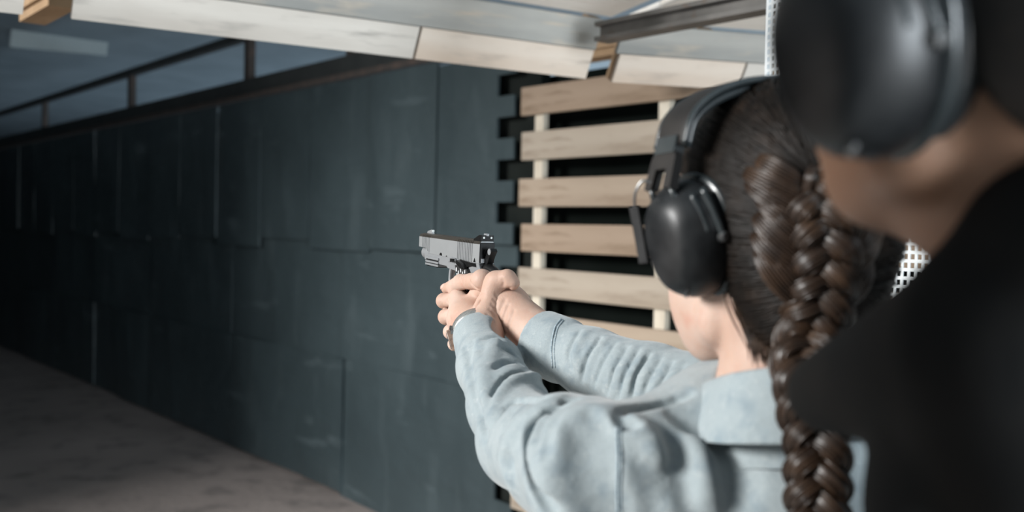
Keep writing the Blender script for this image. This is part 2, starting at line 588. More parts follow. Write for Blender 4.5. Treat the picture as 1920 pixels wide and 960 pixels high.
wr_inv = Matrix([[DL[0], NW[0], 0, W(13.4, 1.17, -0.075)[0]], [DL[1], NW[1], 0, W(13.4, 1.17, -0.075)[1]], [0, 0, 1, 1.17], [0, 0, 0, 1]]).inverted()
e = [-1.08, -0.60, 0.03, 0.71, 1.38] + [1.38 + 0.68 * (i + 1) for i in range(14)]
for i in range(len(e) - 1):
    add_mat(e[i] + .006, e[i + 1] - .006, 1.475 if i == 0 else 1.44 + 0.05 * random.uniform(-1, 1), 2.34 if i == 0 else 2.36, 0.014 + .006 * (i % 2), 0.009, jig=(i == 0), seed=100 + i)
lo = [-1.08, 0.35, 1.9, 3.4, 4.9, 6.4, 8.4, 10.9]
for i in range(len(lo) - 1):
    a = 0.0
    add_mat(lo[i] - (.03 if i else -.004), lo[i + 1] - .004, 0.7875, 1.4735, -0.012 - .003 * (i % 2), 0.007, jig=(i == 0), seed=200 + i)
    add_mat(lo[i] - (.03 if i else -.004), lo[i + 1] - .004, 0.02 if i else 0.0, 0.787, -0.010 - .003 * (i % 2), 0.012, jig=(i == 0), seed=300 + i)

# rail on top of the wall, hangers and upper beam
r1 = slab('trim_1', W(13.8, 2.445, -0.06), DL, NW, EZ, 30, 0.10, 0.13, M_rail_dark); tag(r1, 'dark timber plate along the top of the rubber wall', kind='structure')
r2 = slab('trim_2', W(13.8, 2.385, 0.012), DL, NW, EZ, 30, 0.035, 0.035, M_rust); tag(r2, 'thin rusty rail at the top edge of the mats', kind='structure')
hb = empty('hanging_frame', V(W(0, 2.51, -0.06)))
tag(hb, 'steel beam with upright hangers above the rubber wall', 'steel frame')
def child_slab(parent, name, c, ax, ay, az, sx, sy, sz, m, bevel=0.0):
    bm = bmesh.new()
    bm_box(bm, np.asarray(c) - np.array(parent.location), ax, ay, az, sx, sy, sz)
    return bm_obj(name, bm, m, parent, bevel=bevel)
child_slab(hb, 'beam', W(13.5, 2.815, -0.06), DL, NW, EZ, 30, 0.06, 0.055, M_rail_dark)
for s in (0.36, 1.72, 4.05, 6.75, 9.6, 12.5):
    child_slab(hb, 'hanger', W(s, 2.65, -0.06), DL, NW, EZ, 0.07, 0.05, 0.28, M_rust)

# pallets ------------------------------------------------
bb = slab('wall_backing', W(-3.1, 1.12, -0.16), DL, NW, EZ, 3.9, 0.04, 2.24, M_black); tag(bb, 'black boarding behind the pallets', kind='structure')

def pallet(s0, zs, widths, length, label, seed):
    r = random.Random(seed)
    root = empty('wooden_pallet', V(W(s0 - length / 2, zs[-1] - .06, 0)))
    tag(root, label, 'pallet', 'pallets stood against the wall')
    o = np.array(root.location)
    for k, (z, wd) in enumerate(zip(zs, widths)):
        ds = r.uniform(-.02, .015); ln = length + r.uniform(-.01, .01)
        bm = bmesh.new()
        tilt = r.uniform(-.006, .006)
        ax = nrm(DL + EZ * tilt); az = np.cross(ax, NW) * -1
        az = nrm(np.cross(NW, ax)) * (1 if np.cross(NW, ax)[2] > 0 else -1)
        bm_box(bm, np.zeros(3), EX, EY, EZ, ln, 0.022, wd)
        ob = bm_obj('slat', bm, M_wood_pallet[(k + seed) % 3], root, bevel=.003)
        Rm = Matrix([[ax[i], NW[i], az[i]] for i in range(3)]).to_4x4()
        Rm.translation = V(W(s0 - ds - ln / 2, z, 0.02 + r.uniform(-.003, .003)) - o)
        ob.matrix_local = Rm
    zt, zb = zs[0] + .06, zs[-1] - .055
    for ds in (0.085, length * .62 + .05, length - .06):
        bm = bmesh.new()
        bm_box(bm, W(s0 - ds, (zt + zb) / 2, -0.006) - o, DL, NW, EZ, 0.055, 0.028, zt - zb)
        bm_obj('stringer', bm, M_wood_post, root, bevel=.003)
    return root
ZS = [2.106, 1.910, 1.705, 1.511, 1.315, 1.120]
WD = [.122, .122, .120, .118, .120, .115]
pallet(-1.27, ZS, WD, 1.22, 'pale upright pallet with open slats between the rubber wall and the shooter', 1)
pallet(-1.25, [0.978, 0.76, 0.55, 0.36, 0.16], [.130, .12, .12, .12, .12], 1.22, 'lower upright pallet glimpsed beneath the aiming arms', 2)
pallet(-2.53, ZS, WD, 1.22, 'upright pallet hidden mostly behind the shooter and seen through the perforated screen', 4)
pallet(-2.53, [0.978, 0.76, 0.55, 0.36, 0.16], [.130, .12, .12, .12, .12], 1.22, 'lower upright pallet standing behind the shooter', 5)

# overhead baffle planks ------------------------------------------------
def plank_quad(parent, name, A, B, C, D, th, m):
    """board with face corners A B (lower edge, left to right) C D (upper edge right to left)"""
    A, B, C, D = [np.asarray(x, float) for x in (A, B, C, D)]
    n = nrm(np.cross(B - A, D - A))
    if n.dot(CAM - A) < 0: n = -n
    c = (A + B + C + D) / 4
    ax = nrm(B - A); az = nrm((D - A) - ax * ax.dot(D - A)); ay = np.cross(az, ax)
    R = np.stack([ax, ay, az], 1)
    bm = bmesh.new()
    f = [(x - c) @ R for x in (A, B, C, D)]
    dn = (-n * th) @ R
    vs = [bm.verts.new(V(x)) for x in f] + [bm.verts.new(V(x + dn)) for x in f]
    for q in ((0, 1, 2, 3), (7, 6, 5, 4), (0, 4, 5, 1), (1, 5, 6, 2), (2, 6, 7, 3), (3, 7, 4, 0)):
        bm.faces.new([vs[i] for i in q])
    o = bm_obj(name, bm, m, parent, bevel=.004)
    Rm = Matrix([[ax[i], ay[i], az[i]] for i in range(3)]).to_4x4()
    Rm.translation = V(c - np.array(parent.location))
    o.matrix_local = Rm
    return o

Hb = 0.46
def base_pt(x, y):
    yh = 430 + .0205 * (x - 960)
    return P(x, y, Hb * FPX / (yh - y))
UPV = -DL * 0.0709 + EZ * 0.1667; UPL = np.linalg.norm(UPV); UPV = UPV / UPL
UPF = nrm(-DL * 0.98 + EZ * 0.16)
BL, BR = base_pt(130, 35), base_pt(1100, 148)
BD = nrm(BR - BL)
def baffle(label, A, B, splits, mats_lo, mats_hi):
    root = empty('overhead_baffle', V((A + B) / 2))
    tag(root, label, 'baffle', 'overhead timber baffles')
    L = np.linalg.norm(B - A); d = (B - A) / L
    w = UPL / 2
    cut = [0] + splits + [1]
    for i in range(len(cut) - 1):
        a, b = A + d * L * cut[i] + d * .004, A + d * L * cut[i + 1] - d * .004
        plank_quad(root, 'plank', a, b, b + UPV * w * .97, a + UPV * w * .97, .02, mats_lo[i])
    plank_quad(root, 'plank', A + UPV * w - d * .01 - UPV * 0 , B + UPV * w, B + UPV * w * 2, A + UPV * w * 2 - d * .01, .02, mats_hi)
    a, b = A + UPV * (2 * w + .012), B + UPV * (2 * w + .012)
    b2 = b + d * .02
    for k in range(3):
        o = UPF * (.125 * k)
        plank_quad(root, 'plank', a + o, b2 + o, b2 + o + UPF * .121, a + o + UPF * .121, .02, M_plank_white)
    for t in (.04, .5, .985):
        q = A + d * L * t
        bm = bmesh.new()
        n = nrm(np.cross(d, UPV)); n = n if n.dot(CAM - q) < 0 else -n
        bm_box(bm, q + UPV * (w * 1.02) + n * (.02 + .019) - (A + B) / 2, d, n, UPV, .04, .036, w * 1.98)
        bm_obj('batten', bm, M_wood_brown, root, bevel=.002)
    return root
baffle('long overhead timber baffle of worn grey and pale planks', BL, BR, [0.60], [M_plank_worn, M_plank_pale], M_plank_grey)
A2 = base_pt(1145, 154)
baffle('overhead timber baffle of grey and pale planks right of the steel beam end', A2, base_pt(1440, 172), [0.8], [M_plank_pale, M_plank_worn], M_plank_grey)
B3 = base_pt(46, 28)
baffle('short end of an overhead timber baffle at the left picture corner', B3 - BD * 1.6, B3, [0.5], [M_plank_worn, M_plank_worn], M_plank_worn)

# brown joists seen in the gaps between the baffles, and the steel beam
def beam_between(name, a, b, w, h, m, label, cat):
    a, b = np.asarray(a), np.asarray(b)
    d = nrm(b - a); side = nrm(np.cross(d, EZ)); up = np.cross(side, d)
    root_c = (a + b) / 2
    bm = bmesh.new()
    L = np.linalg.norm(b - a)
    # I-section: two flanges and a web
    bm_box(bm, up * (h / 2 - .006), d, side, up, L, w, .012)
    bm_box(bm, -up * (h / 2 - .006), d, side, up, L, w, .012)
    bm_box(bm, np.zeros(3), d, side, up, L, .012, h - .024)
    o = bm_obj(name, bm, m)
    o.location = V(root_c)
    tag(o, label, cat)
    return o
beam_between('steel_beam', P(1128, 62, 2.83), P(1128, 62, 2.83) - DL * 2.4, .058, .054, M_steel, 'weathered grey steel beam running overhead between two baffles', 'beam')
def joist(px, py, d, ln, label):
    c = P(px, py, d)
    bm = bmesh.new()
    bm_box(bm, np.zeros(3), DL, NW, EZ, ln, .07, .08)
    bm_box(bm, DL * 0 + NW * .040, DL, NW, EZ, ln * .98, .012, .03)
    o = bm_obj('wooden_joist', bm, M_wood_brown, bevel=.003)
    o.location = V(c)
    return tag(o, label, 'joist', 'brown joists above the baffles')
joist(1128, 88, 3.35, .3, 'brown wooden joist end in the gap beside the steel beam')
joist(88, 2, 2.75, .3, 'brown wooden joist end in the gap at the top left')

# pale board of the next baffle downrange
a, b = P(18, 88, 8.0), P(200, 104, 8.5)
root = empty('far_baffle', V((a + b) / 2)); tag(root, 'pale grey hanging board farther downrange under the ceiling', 'baffle')
uu = nrm(UPV)
plank_quad(root, 'board', a, b, b + uu * .34, a + uu * .34, .02, M_far_board)
for t in (.15, .85):
    q = a + (b - a) * t + uu * .30
    bm = bmesh.new(); bm_box(bm, (q + EZ * .12) - (a + b) / 2 + DL * .03, EX, EY, EZ, .03, .03, .30)
    bm_obj('hanger', bm, M_rail_dark, root)

# perforated white booth screen to the right of the shooter ------------------------------------------------
def perforated(label):
    pitch, hole = .0140, .0085
    d = nrm([-0.42, 0.906, 0.0])
    c0 = P(1690, 480, 1.60); c0[2] = 0
    far = 0.35
    nx = 58; zb, zt = 1.20, 2.25
    nz = int((zt - zb) / pitch)
    edge = c0 + d * far
    nrmv = nrm([-d[1], d[0], 0]);
    if nrmv.dot(CAM - c0) < 0: nrmv = -nrmv
    xs, zs_ = [], []
    for i in range(nx): xs += [i * pitch, i * pitch + (pitch - hole) ]
    xs.append(nx * pitch)
    for j in range(nz): zs_ += [j * pitch, j * pitch + (pitch - hole)]
    zs_.append(nz * pitch)
    X, Z = np.meshgrid(xs, zs_, indexing='ij')
    th = .0016
    fr = edge - d * X[..., None] + EZ * (zb + Z[..., None])
    n1 = len(xs) * len(zs_); mz = len(zs_)
    vs = np.vstack([(fr + nrmv * th / 2).reshape(-1, 3), (fr - nrmv * th / 2).reshape(-1, 3)])
    faces = []
    I = lambda i, j: i * mz + j
    for i in range(len(xs) - 1):
        for j in range(mz - 1):
            a, b, c, e_ = I(i, j), I(i + 1, j), I(i + 1, j + 1), I(i, j + 1)
            if i % 2 == 1 and j % 2 == 1:
                faces += [[a, b, n1 + b, n1 + a], [b, c, n1 + c, n1 + b], [c, e_, n1 + e_, n1 + c], [e_, a, n1 + a, n1 + e_]]
            else:
                faces += [[a, b, c, e_], [n1 + a, n1 + e_, n1 + c, n1 + b]]
    root = empty('perforated_screen', V((edge[0], edge[1], 0)))
    tag(root, label, 'screen')
    o = mesh_obj('sheet', vs - np.array(root.location), faces, M_white_metal, root)
    # folded rim and floor posts
    for x in (-.0025, nx * pitch + .0025):
        bm = bmesh.new(); bm_box(bm, edge - d * x + EZ * (zt) / 2 - nrmv * .008 - np.array(root.location), d, nrmv, EZ, .005, .012, zt)
        bm_obj('post', bm, M_white_metal, root, bevel=.002)
    for z in (zb - .006, zt + .006):
        bm = bmesh.new(); bm_box(bm, edge - d * nx * pitch / 2 + EZ * z - nrmv * .008 - np.array(root.location), d, nrmv, EZ, nx * pitch, .018, .012)
        bm_obj('rim', bm, M_white_metal, root, bevel=.002)
perforated('white perforated metal screen with square holes beside the shooter')
# ------------------------------------------------------------------ pistol (local x = muzzle, y = left side, z = up; origin at the rear lower left of the slide)
M_slide = mat('satin_steel', (0.33, 0.34, 0.345), 0.42, 0.45, noise=[(40, 4, (0.345, 0.355, 0.36), .4, .7)], bump=[(500, .05, .0005, (.1, 1, 1))])
M_frame = mat('satin_steel_frame', (0.30, 0.31, 0.32), 0.42, 0.45, noise=[(60, 4, (0.32, 0.33, 0.34), .4, .7)])
M_gblack = mat('blued_black_steel', (0.012, 0.012, 0.012), 0.28, 0.4, spec=.6, noise=[(80, 3, (0.02, 0.02, 0.02), .4, .7)])
M_top = mat('slide_top_dark', (0.055, 0.048, 0.040), 0.42, 0.7, noise=[(60, 3, (0.07, 0.06, 0.05), .4, .7)])
M_grip = mat('grip_panel_black', (0.014, 0.014, 0.014), 0.5, noise=[(90, 3, (0.025, 0.025, 0.025), .4, .7)])
M_gripw = mat('grip_inlay_pale', (0.55, 0.56, 0.56), 0.5, noise=[(90, 3, (0.45, 0.46, 0.46), .4, .7)])
M_dot = mat('sight_dot_white', (0.9, 0.92, 0.9), 0.4, noise=[(200, 2, (0.85, 0.9, 0.86), .4, .7)])

GTH = math.radians(30.0); GPI = math.radians(3.2)
GX = np.array([-math.sin(GTH) * math.cos(GPI), math.cos(GTH) * math.cos(GPI), math.sin(GPI)])
GY = nrm(np.cross(EZ, GX))
_groll = math.radians(-1.0)
GZ = np.cross(GX, GY)
GO = P(897, 494, 1.300)
gun = empty('pistol')
Rg = Matrix([[GX[i], GY[i], GZ[i]] for i in range(3)]).to_4x4(); Rg.translation = V(GO)
gun.matrix_world = Rg
tag(gun, 'silver and black semi-automatic pistol held out in both hands', 'pistol')
def G(x, y, z):
    return GO + GX * x + GY * y + GZ * z

HWS = .0117          # half width of the slide; left face lies at y = 0, right face at y = -2*HWS
YC = -HWS
def gp(name, pts, y0, y1, m, parent=gun, bevel=.0006, smooth=True, segs=2):
    bm = bmesh.new(); bm_prism(bm, pts, (0, 0, 0), EX, EY, EZ, y0, y1)
    return bm_obj(name, bm, m, parent, bevel=bevel, smooth=smooth, segs=segs)

def arc(cx, cz, r, a0, a1, n):
    return [(cx + r * math.cos(math.radians(a0 + (a1 - a0) * i / n)), cz + r * math.sin(math.radians(a0 + (a1 - a0) * i / n))) for i in range(n + 1)]

LS = .188
# slide: cross-section swept, with serrations as real cuts
def slide_mesh():
    bm = bmesh.new()
    ztop, zflat = .0265, .0215
    xs = [0.0]
    def cuts(x0, x1, n):
        st = (x1 - x0) / n
        for i in range(n):
            xs.extend([x0 + i * st + st * .15, x0 + i * st + st * .30, x0 + i * st + st * .52, x0 + i * st + st * .67])
    cuts(.0175, .064, 10)
    xs.extend([.075, .10, .125, .148])
    cuts(.150, .1775, 6)
    xs.extend([.1815, .1865, .188])
    depth = {}
    k = 0
    rings = []
    def dep(i, x):
        if .0175 < x < .064:
            j = (i - 1) % 4
            return .0016 if j in (1, 2) else 0
        if .150 < x < .1775:
            j = (i - 1 - 40 - 4) % 4
            return .0015 if j in (1, 2) else 0
        return 0
    for i, x in enumerate(xs):
        d = dep(i, x)
        zflat = .0250 - .0030 * x / LS; ztop = zflat + .0050
        zb = 0.0
        if x > .1815: zb = .0072
        elif x > .148: zb = .0072 * min(1, ((x - .148) / .016)) ** 1.5
        c = 0.0006 if x in (0.0, .188) else 0
        hw = HWS - c
        sec = [(-hw + d, zb), (-hw + d, zflat), (-hw * .80, ztop - .0012), (-hw * .40, ztop - c), (hw * .40, ztop - c), (hw * .80, ztop - .0012), (hw - d, zflat), (hw - d, zb)]
        rings.append([bm.verts.new((x, YC + s[0] * -1, s[1])) for s in sec])
    n = 8
    top_faces = []
    for a, b in zip(rings[:-1], rings[1:]):
        for j in range(n):
            f = bm.faces.new([a[j], b[j], b[(j + 1) % n], a[(j + 1) % n]])
            if 1 <= j <= 5: f.material_index = 1
    for k_, (a, b) in enumerate(zip(xs[:-1], xs[1:])):
        if dep(k_, a) > 0 and dep(k_ + 1, b) > 0:
            for j in (0, 6): bm.faces.ensure_lookup_table(); bm.faces[k_ * n + j].material_index = 2
    bm.faces.new(rings[0]); bm.faces.new(rings[-1][::-1])
    return bm
bm = slide_mesh()
sl = bm_obj('slide', bm, M_slide, gun, smooth=True)
sl.data.materials.append(M_top); sl.data.materials.append(M_gblack)
for p in sl.data.polygons: p.use_smooth = False
# barrel bushing and recoil plug at the muzzle
def gcyl(name, x0, x1, z, r, m, parent=gun, seg=24, y=None, r1=None):
    y = YC if y is None else y
    v, f = tube_data(np.array([[x0, y, z], [(x0 + x1) / 2, y, z], [x1, y, z]]), [r, ((r1 or r) + r) / 2, r1 or r], seg)
    return mesh_obj(name, v, f, m, parent, smooth=False)
gcyl('barrel', .170, .1905, .0150, .0068, M_frame)
gcyl('recoil_plug', .140, .1840, -.0010, .0088, M_frame)
gcyl('plug_rim', .1835, .1848, -.0010, .0060, M_gblack)
# slide notches: takedown notch on the lower left edge
gp('takedown_notch', arc(.1125, .0004, .0040, 0, 180, 8), -.0008, .0003, M_gblack, sl, bevel=0)
gp('notch', arc(.0945, .0004, .0016, 0, 180, 6), -.0008, .0003, M_gblack, sl, bevel=0)
gp('emblem', [(.0085, .0008), (.0140, .0008), (.0115, .0062)], -.0006, .0003, M_gblack, sl, bevel=0)
# rear face of the slide: black plate with firing pin stop
gp('rear_plate', [(-.0016, .0005), (.0006, .0005), (.0006, .0275), (-.0016, .0262)], YC - HWS + .0012, YC + HWS - .0012, M_gblack, bevel=.0005)
gcyl('firing_pin_stop', -.0030, -.0010, .0150, .0042, M_gblack)
gp('extractor', [(-.0028, .0085), (-.0010, .0085), (-.0010, .0125), (-.0028, .0125)], YC - .0105, YC - .006, M_frame, bevel=.0003)
# sights
rs = gp('rear_sight', [(-.0005, .0290), (.0215, .0285), (.0205, .0308), (.0065, .0368), (-.0005, .0370)], YC - .0092, YC + .0092, M_gblack, bevel=.0006)
bmn = bmesh.new(); bm_box(bmn, (.003, YC, .0375), EX, EY, EZ, .0080, .0036, .0030); bm_obj('sight_notch', bmn, M_frame, rs)
for sy in (-.0055, .0055):
    gcyl('sight_dot', -.0011, -.0004, .0337, .0014, M_dot, rs, 14, YC + sy)
fs = gp('front_sight', [(.1655, .0262), (.1815, .0262), (.1800, .0300), (.1680, .0330), (.1655, .0330)], YC - .0020, YC + .0020, M_slide, bevel=.0004)
gcyl('sight_dot', .1645, .1653, .0310, .0016, M_dot, fs, 14, YC)
# frame: dust cover with rail, receiver, trigger guard, grip
DW = .0112
fr = gp('frame', [(.0000, -.0002), (.1590, -.0002), (.1590, -.0125), (.0950, -.0125), (.0900, -.0150), (.0520, -.0170), (.0500, -.0200), (.030, -.0900), (-.0150, -.0980), (-.0060, -.0300), (-.0110, -.0140), (-.0030, -.0050)],
        YC - DW, YC + DW, M_frame, bevel=.0012)
gp('dust_cover_nose', [(.1590, -.0005), (.1700, -.0010), (.1700, -.0092), (.1590, -.0122)], YC - .0096, YC + .0096, M_frame, fr, bevel=.0015)
for z0, z1 in ((-.0075, -.0042), (-.0125, -.0098), (-.0165, -.0138)):
    gp('rail_lug', [(.1180, z0), (.1600, z0), (.1600, z1), (.1180, z1)], YC - DW - .0018, YC + DW + .0018, M_frame, fr, bevel=.0005)
gp('rail_groove', [(.1200, -.0096), (.1610, -.0096), (.1610, -.0078), (.1200, -.0078)], YC - DW - .0006, YC + DW + .0006, M_gblack, fr, bevel=0)
gp('rail_groove', [(.1200, -.0137), (.1610, -.0137), (.1610, -.0126), (.1200, -.0126)], YC - DW - .0006, YC + DW + .0006, M_gblack, fr, bevel=0)
for i in range(4):
    x = .122 + i * .0105
    gp('rail_slot', [(x, -.0178), (x + .005, -.0178), (x + .005, -.0160), (x, -.0160)], YC - DW - .0010, YC + DW + .0010, M_gblack, fr, bevel=0)
# trigger guard
tg = [(.0960, -.0135), (.0985, -.022), (.0990, -.032), (.0960, -.0405), (.088, -.0440), (.072, -.0440), (.058, -.0425), (.046, -.040)]
pt = np.array([(x, YC, z) for x, z in spline(np.array([(a, b) for a, b in tg]), 5)])
v, f = tube_data(pt, .0036, 8, up=(0, 1, 0), flat=.62)
v[:, 1] = YC + (v[:, 1] - YC) * 1.35
mesh_obj('trigger_guard', v, f, M_frame, gun, smooth=True)
gp('trigger', arc(.092, -.030, .0230, 150, 205, 8) + arc(.092, -.030, .0180, 205, 150, 8), YC - .0035, YC + .0035, M_gblack, bevel=.0004)
# slide stop, thumb safety
gp('slide_stop', [(.0900, -.0012), (.0780, .0014), (.0640, .0010), (.0620, -.0030), (.0740, -.0052), (.0900, -.0056)], YC + DW, YC + DW + .0028, M_frame, bevel=.0006)
gp('slide_stop_pad', [(.0640, -.0040), (.0730, -.0048), (.0730, -.0002), (.0650, .0002)], YC + DW + .0025, YC + DW + .0058, M_gblack, bevel=.0006)
gp('thumb_safety', [(.0500, .0008), (.0220, -.0006), (.0080, -.0006), (.0060, -.0050), (.0180, -.0050), (.0330, -.0085), (.0470, -.0060)], YC + DW, YC + DW + .0028, M_gblack, bevel=.0006)
gp('safety_pad', [(.0490, .0000), (.0470, -.0050), (.0310, -.0110), (.0270, -.0085), (.0340, -.0030)], YC + DW + .0024, YC + DW + .0095, M_gblack, bevel=.0010)
# grip panel with pale inlays
for sgn in (1, -1):
    g0 = YC + sgn * DW
    gpn = gp('grip_panel', [(.0600, -.0085), (.0540, -.0070), (.0250, -.0100), (.0080, -.0280), (-.0120, -.0930), (.0280, -.0860), (.0460, -.0300)], g0, g0 + sgn * .0045, M_grip, bevel=.0012)
    for r_ in range(7):
        for c_ in range(5):
            x = .0280 + c_ * .0062 - r_ * .0024; z = -.0105 - r_ * .0075 - (c_ % 2) * .0036
            if sgn < 0 and r_ > 3: continue
            gp('inlay', [(x, z), (x + .0026, z - .0005), (x + .0021, z - .0058), (x - .0005, z - .0053)], g0 + sgn * .0040, g0 + sgn * .0050, M_gripw, gpn, bevel=0)
# beavertail, hammer, grip safety
bt = spline(np.array([(.012, YC, -.0120), (-.004, YC, -.0065), (-.018, YC, -.0070), (-.030, YC, -.0100)]), 6)
v, f = tube_data(bt, np.linspace(.0085, .0050, len(bt)), 14, up=(0, 0, 1), flat=1.15)
mesh_obj('beavertail', v, f, M_gblack, gun, smooth=True)
gp('grip_safety', [(.004, -.012), (-.0125, -.0160), (-.0085, -.0300), (-.0150, -.0700), (-.0060, -.0720), (.004, -.030)], YC - .0075, YC + .0075, M_gblack, bevel=.0015)
hm = gp('hammer', [(.0010, -.0030), (-.0050, -.0045), (-.0110, .0015), (-.0160, .0110), (-.0210, .0175), (-.0180, .0210), (-.0105, .0190), (-.0060, .0120), (-.0025, .0040)], YC - .0042, YC + .0042, M_gblack, bevel=.0008)
v, f = tube_data(np.array([[-.0145, YC - .0046, .0165], [-.0145, YC, .0165], [-.0145, YC + .0046, .0165]]), .0042, 16)
mesh_obj('hammer_ring', v, f, M_frame, hm)
gp('ejector', [(-.0040, .0010), (.0010, .0010), (.0010, .0070), (-.0040, .0060)], YC + .0045, YC + .0090, M_frame, bevel=.0004)
gp('sear_pin', [(-.0050, -.0050), (.0000, -.0050), (.0000, -.0005), (-.0050, -.0010)], YC - .0095, YC + .0095, M_gblack, bevel=.0005)
gp('magazine_base', [(.0310, -.0900), (-.0160, -.0985), (-.0165, -.1035), (.0305, -.0945)], YC - .0095, YC + .0095, M_gblack, bevel=.001)
# ------------------------------------------------------------------ the shooter: hands and forearms
M_skin = mat('skin_light', (0.47, 0.312, 0.243), 0.56, spec=.3, sss=.15, noise=[(14, 4, (0.53, 0.395, 0.33), .42, .66), (34, 4, (0.46, 0.25, 0.19), .56, .78)], bump=[(420, .28, .001), (90, .22, .002), (35, .12, .004)])
M_nail = mat('nail', (0.66, 0.40, 0.34), 0.22, noise=[(60, 2, (0.70, 0.45, 0.38), .4, .7)])
M_denim = mat('light_denim', (0.291, 0.335, 0.348), 0.85, spec=.15, sheen=.25,
              noise=[(7, 5, (0.348, 0.387, 0.396), .4, .7), (55, 6, (0.196, 0.248, 0.278), .50, .78), (140, 4, (0.392, 0.422, 0.426), .58, .8), (900, 2, (0.261, 0.304, 0.322), .5, .7)],
              bump=[(900, .12, .0008), (70, .3, .003), (24, .28, .010), (45, .25, .006, (.5, 1.6, 1))])
M_seam = mat('denim_stitch', (0.24, 0.31, 0.35), 0.85, noise=[(700, 2, (0.46, 0.52, 0.55), .5, .6)])

def on_gun_plane(px, py, y):
    """point on the pixel ray where the pistol-local left distance equals y"""
    dr = CF + (px - 960.0) / FPX * CR + (480.0 - py) / FPX * CU
    t = (y - (CAM - GO).dot(GY)) / dr.dot(GY)
    return CAM + t * dr

woman = empty('person', (0.22, 0.86, 0.0))
tag(woman, 'woman in pale denim shirt with braided dark hair aiming a pistol with both hands', 'person')
WO = np.array(woman.location)

GL = YC + DW + .005      # left face of the grip
# ---- left hand
LW = P(900, 632, 1.225)
mI, mM, mR, mP = P(860, 560, 1.322), P(861, 589, 1.312), P(866, 614, 1.298), P(872, 637, 1.282)
pI, pM, pR, pP = P(833, 564, 1.346), P(837, 594, 1.338), P(846, 622, 1.322), P(853, 645, 1.302)
hand_l = Field()
def fing(F, m, p, r, toR, back):
    d = p - GY * toR + GX * .006
    t = d - GX * back - GY * .016
    F.chain([m, p, d, t], [r * 1.08, r, r * .92, r * .82], .004)
thumb_l = [P(918, 578, 1.250), P(930, 530, 1.252), P(951, 522, 1.240), P(962, 531, 1.236)]
HL = Field()
w2 = P(915, 622, 1.235)
for m, r in ((mI, .0125), (mM, .0125), (mR, .0120), (mP, .0110)):
    HL.cone(LW * .5 + w2 * .5, m, .0175, r, .014)
HL.cone(mI, mP, .0095, .0085, .010)
HL.ell((mI + mM + mR + LW) / 4 - GY * .008, (.030, .030, .026), None, .012)
HL.cone(LW, P(925, 690, 1.165), .0250, .025, .012)
HL.chain([P(908, 605, 1.243), thumb_l[0]], [.020, .0175], .012)
HL.chain(thumb_l, [.0175, .0118, .0098, .0085], .008)
HL.cone(thumb_l[1], mI * .55 + thumb_l[1] * .45 - GY * .004, .0095, .0095, .014)
FL = Field()
for m, p, r in ((mI, pI, .0096), (mM, pM, .0098), (mR, pR, .0092), (mP, pP, .0080)):
    d = p - GY * .026 + GX * .004
    t = d - GY * .013 - GX * .012
    g = Field(); g.chain([m * .55 + p * .45, p, d, t], [r * 1.02, r, r * .92, r * .84], .003)
    g.ell(p + GY * .001, (r * 1.06,) * 3, None, .003)
    FL.ops.append(('u', g, .0018))
hl_field = Field()
hl_field.ops.append(('u', HL, 0)); hl_field.ops.append(('u', FL, .0055))
# tendons and the hollow beside the thumb
hl_field.subcone(P(893, 578, 1.245), P(907, 560, 1.243), .0035, .0020, .009)
hl_field.cone(P(905, 575, 1.252), P(929, 524, 1.243), .0050, .0055, .010)

# ---- right hand
RW = P(955, 582, 1.258)
RE = P(1330, 765, 1.00)
RF = P(1020, 636, 1.205)
HR = Field()
yR = YC - DW - .005
web = G(-.010, YC, -.024)
kI, kM, kR, kP = G(.034, yR - .010, -.026), G(.034, yR - .013, -.042), G(.028, yR - .012, -.057), G(.018, yR - .010, -.075)
for m, r in ((kI, .0120), (kM, .0120), (kR, .0115), (kP, .0105)):
    HR.cone(RW * .8 + web * .2, m, .0200, r, .014)
HR.cone(RW, RF, .0270, .0285, .012)
HR.cone(RF, RE, .0285, .030, .012)
HR.cone(RW, web, .024, .0125, .014)
FRg = Field()
for m, r in ((kM, .0092), (kR, .0090), (kP, .0080)):
    z = (m - GO).dot(GZ)
    x0 = .052 + (z + .036) * .28
    g = Field(); g.chain([m, G(x0 + .012, yR - .006, z), G(x0 + .013, YC + .006, z), G(x0 - .008, GL + .007, z)], [r * 1.15, r, r * .92, r * .8], .003)
    FRg.ops.append(('u', g, .0018))
g = Field(); g.chain([kI, G(.062, yR - .004, -.016), G(.082, yR + .000, -.018), G(.097, yR - .001, -.020)], [.0105, .0088, .0080, .0070], .003)
FRg.ops.append(('u', g, .0018))
tM, tI, tT = on_gun_plane(904, 526, GL + .0085), on_gun_plane(864, 529, GL + .0085), on_gun_plane(837, 541, GL + .0065)
tC = P(930, 540, 1.268)
TH = Field(); TH.chain([tC, tM, tM * .5 + tI * .5, tI, tT], [.0150, .0125, .0100, .0102, .0072], .004)
TH.ell(tM + GZ * .0015, (.0118,) * 3, None, .006)
hr_field = Field()
hr_field.ops.append(('u', HR, 0)); hr_field.ops.append(('u', FRg, .005)); hr_field.ops.append(('u', TH, .008))
hr_field.subcone(on_gun_plane(889, 540, GL + .019), on_gun_plane(884, 530, GL + .0195), .0022, .0012, .005)
def crease(F, pts, r, depth, k=.003):
    base = Field(); base.ops = list(F.ops)
    C = raymarch_many(base, spline(np.array(pts, float), 3), 1.0, 1.5)
    back = (CAM - C) / np.linalg.norm(CAM - C, axis=1)[:, None]
    t = np.linspace(0, 1, len(C)); pr = np.sin(np.pi * (t * .9 + .05))
    C = C + back * (r - depth * pr)[:, None]
    g = Field(); g.chain(list(C), [r] * len(C), .0005)
    lo_, hi_ = C.min(0) - .012, C.max(0) + .012
    def f(p, d):
        m = ((p > lo_) & (p < hi_)).all(1)
        if m.any():
            d = d.copy(); d[m] = smax(d[m], -g(p[m]), k)
        return d
    F.add(f)
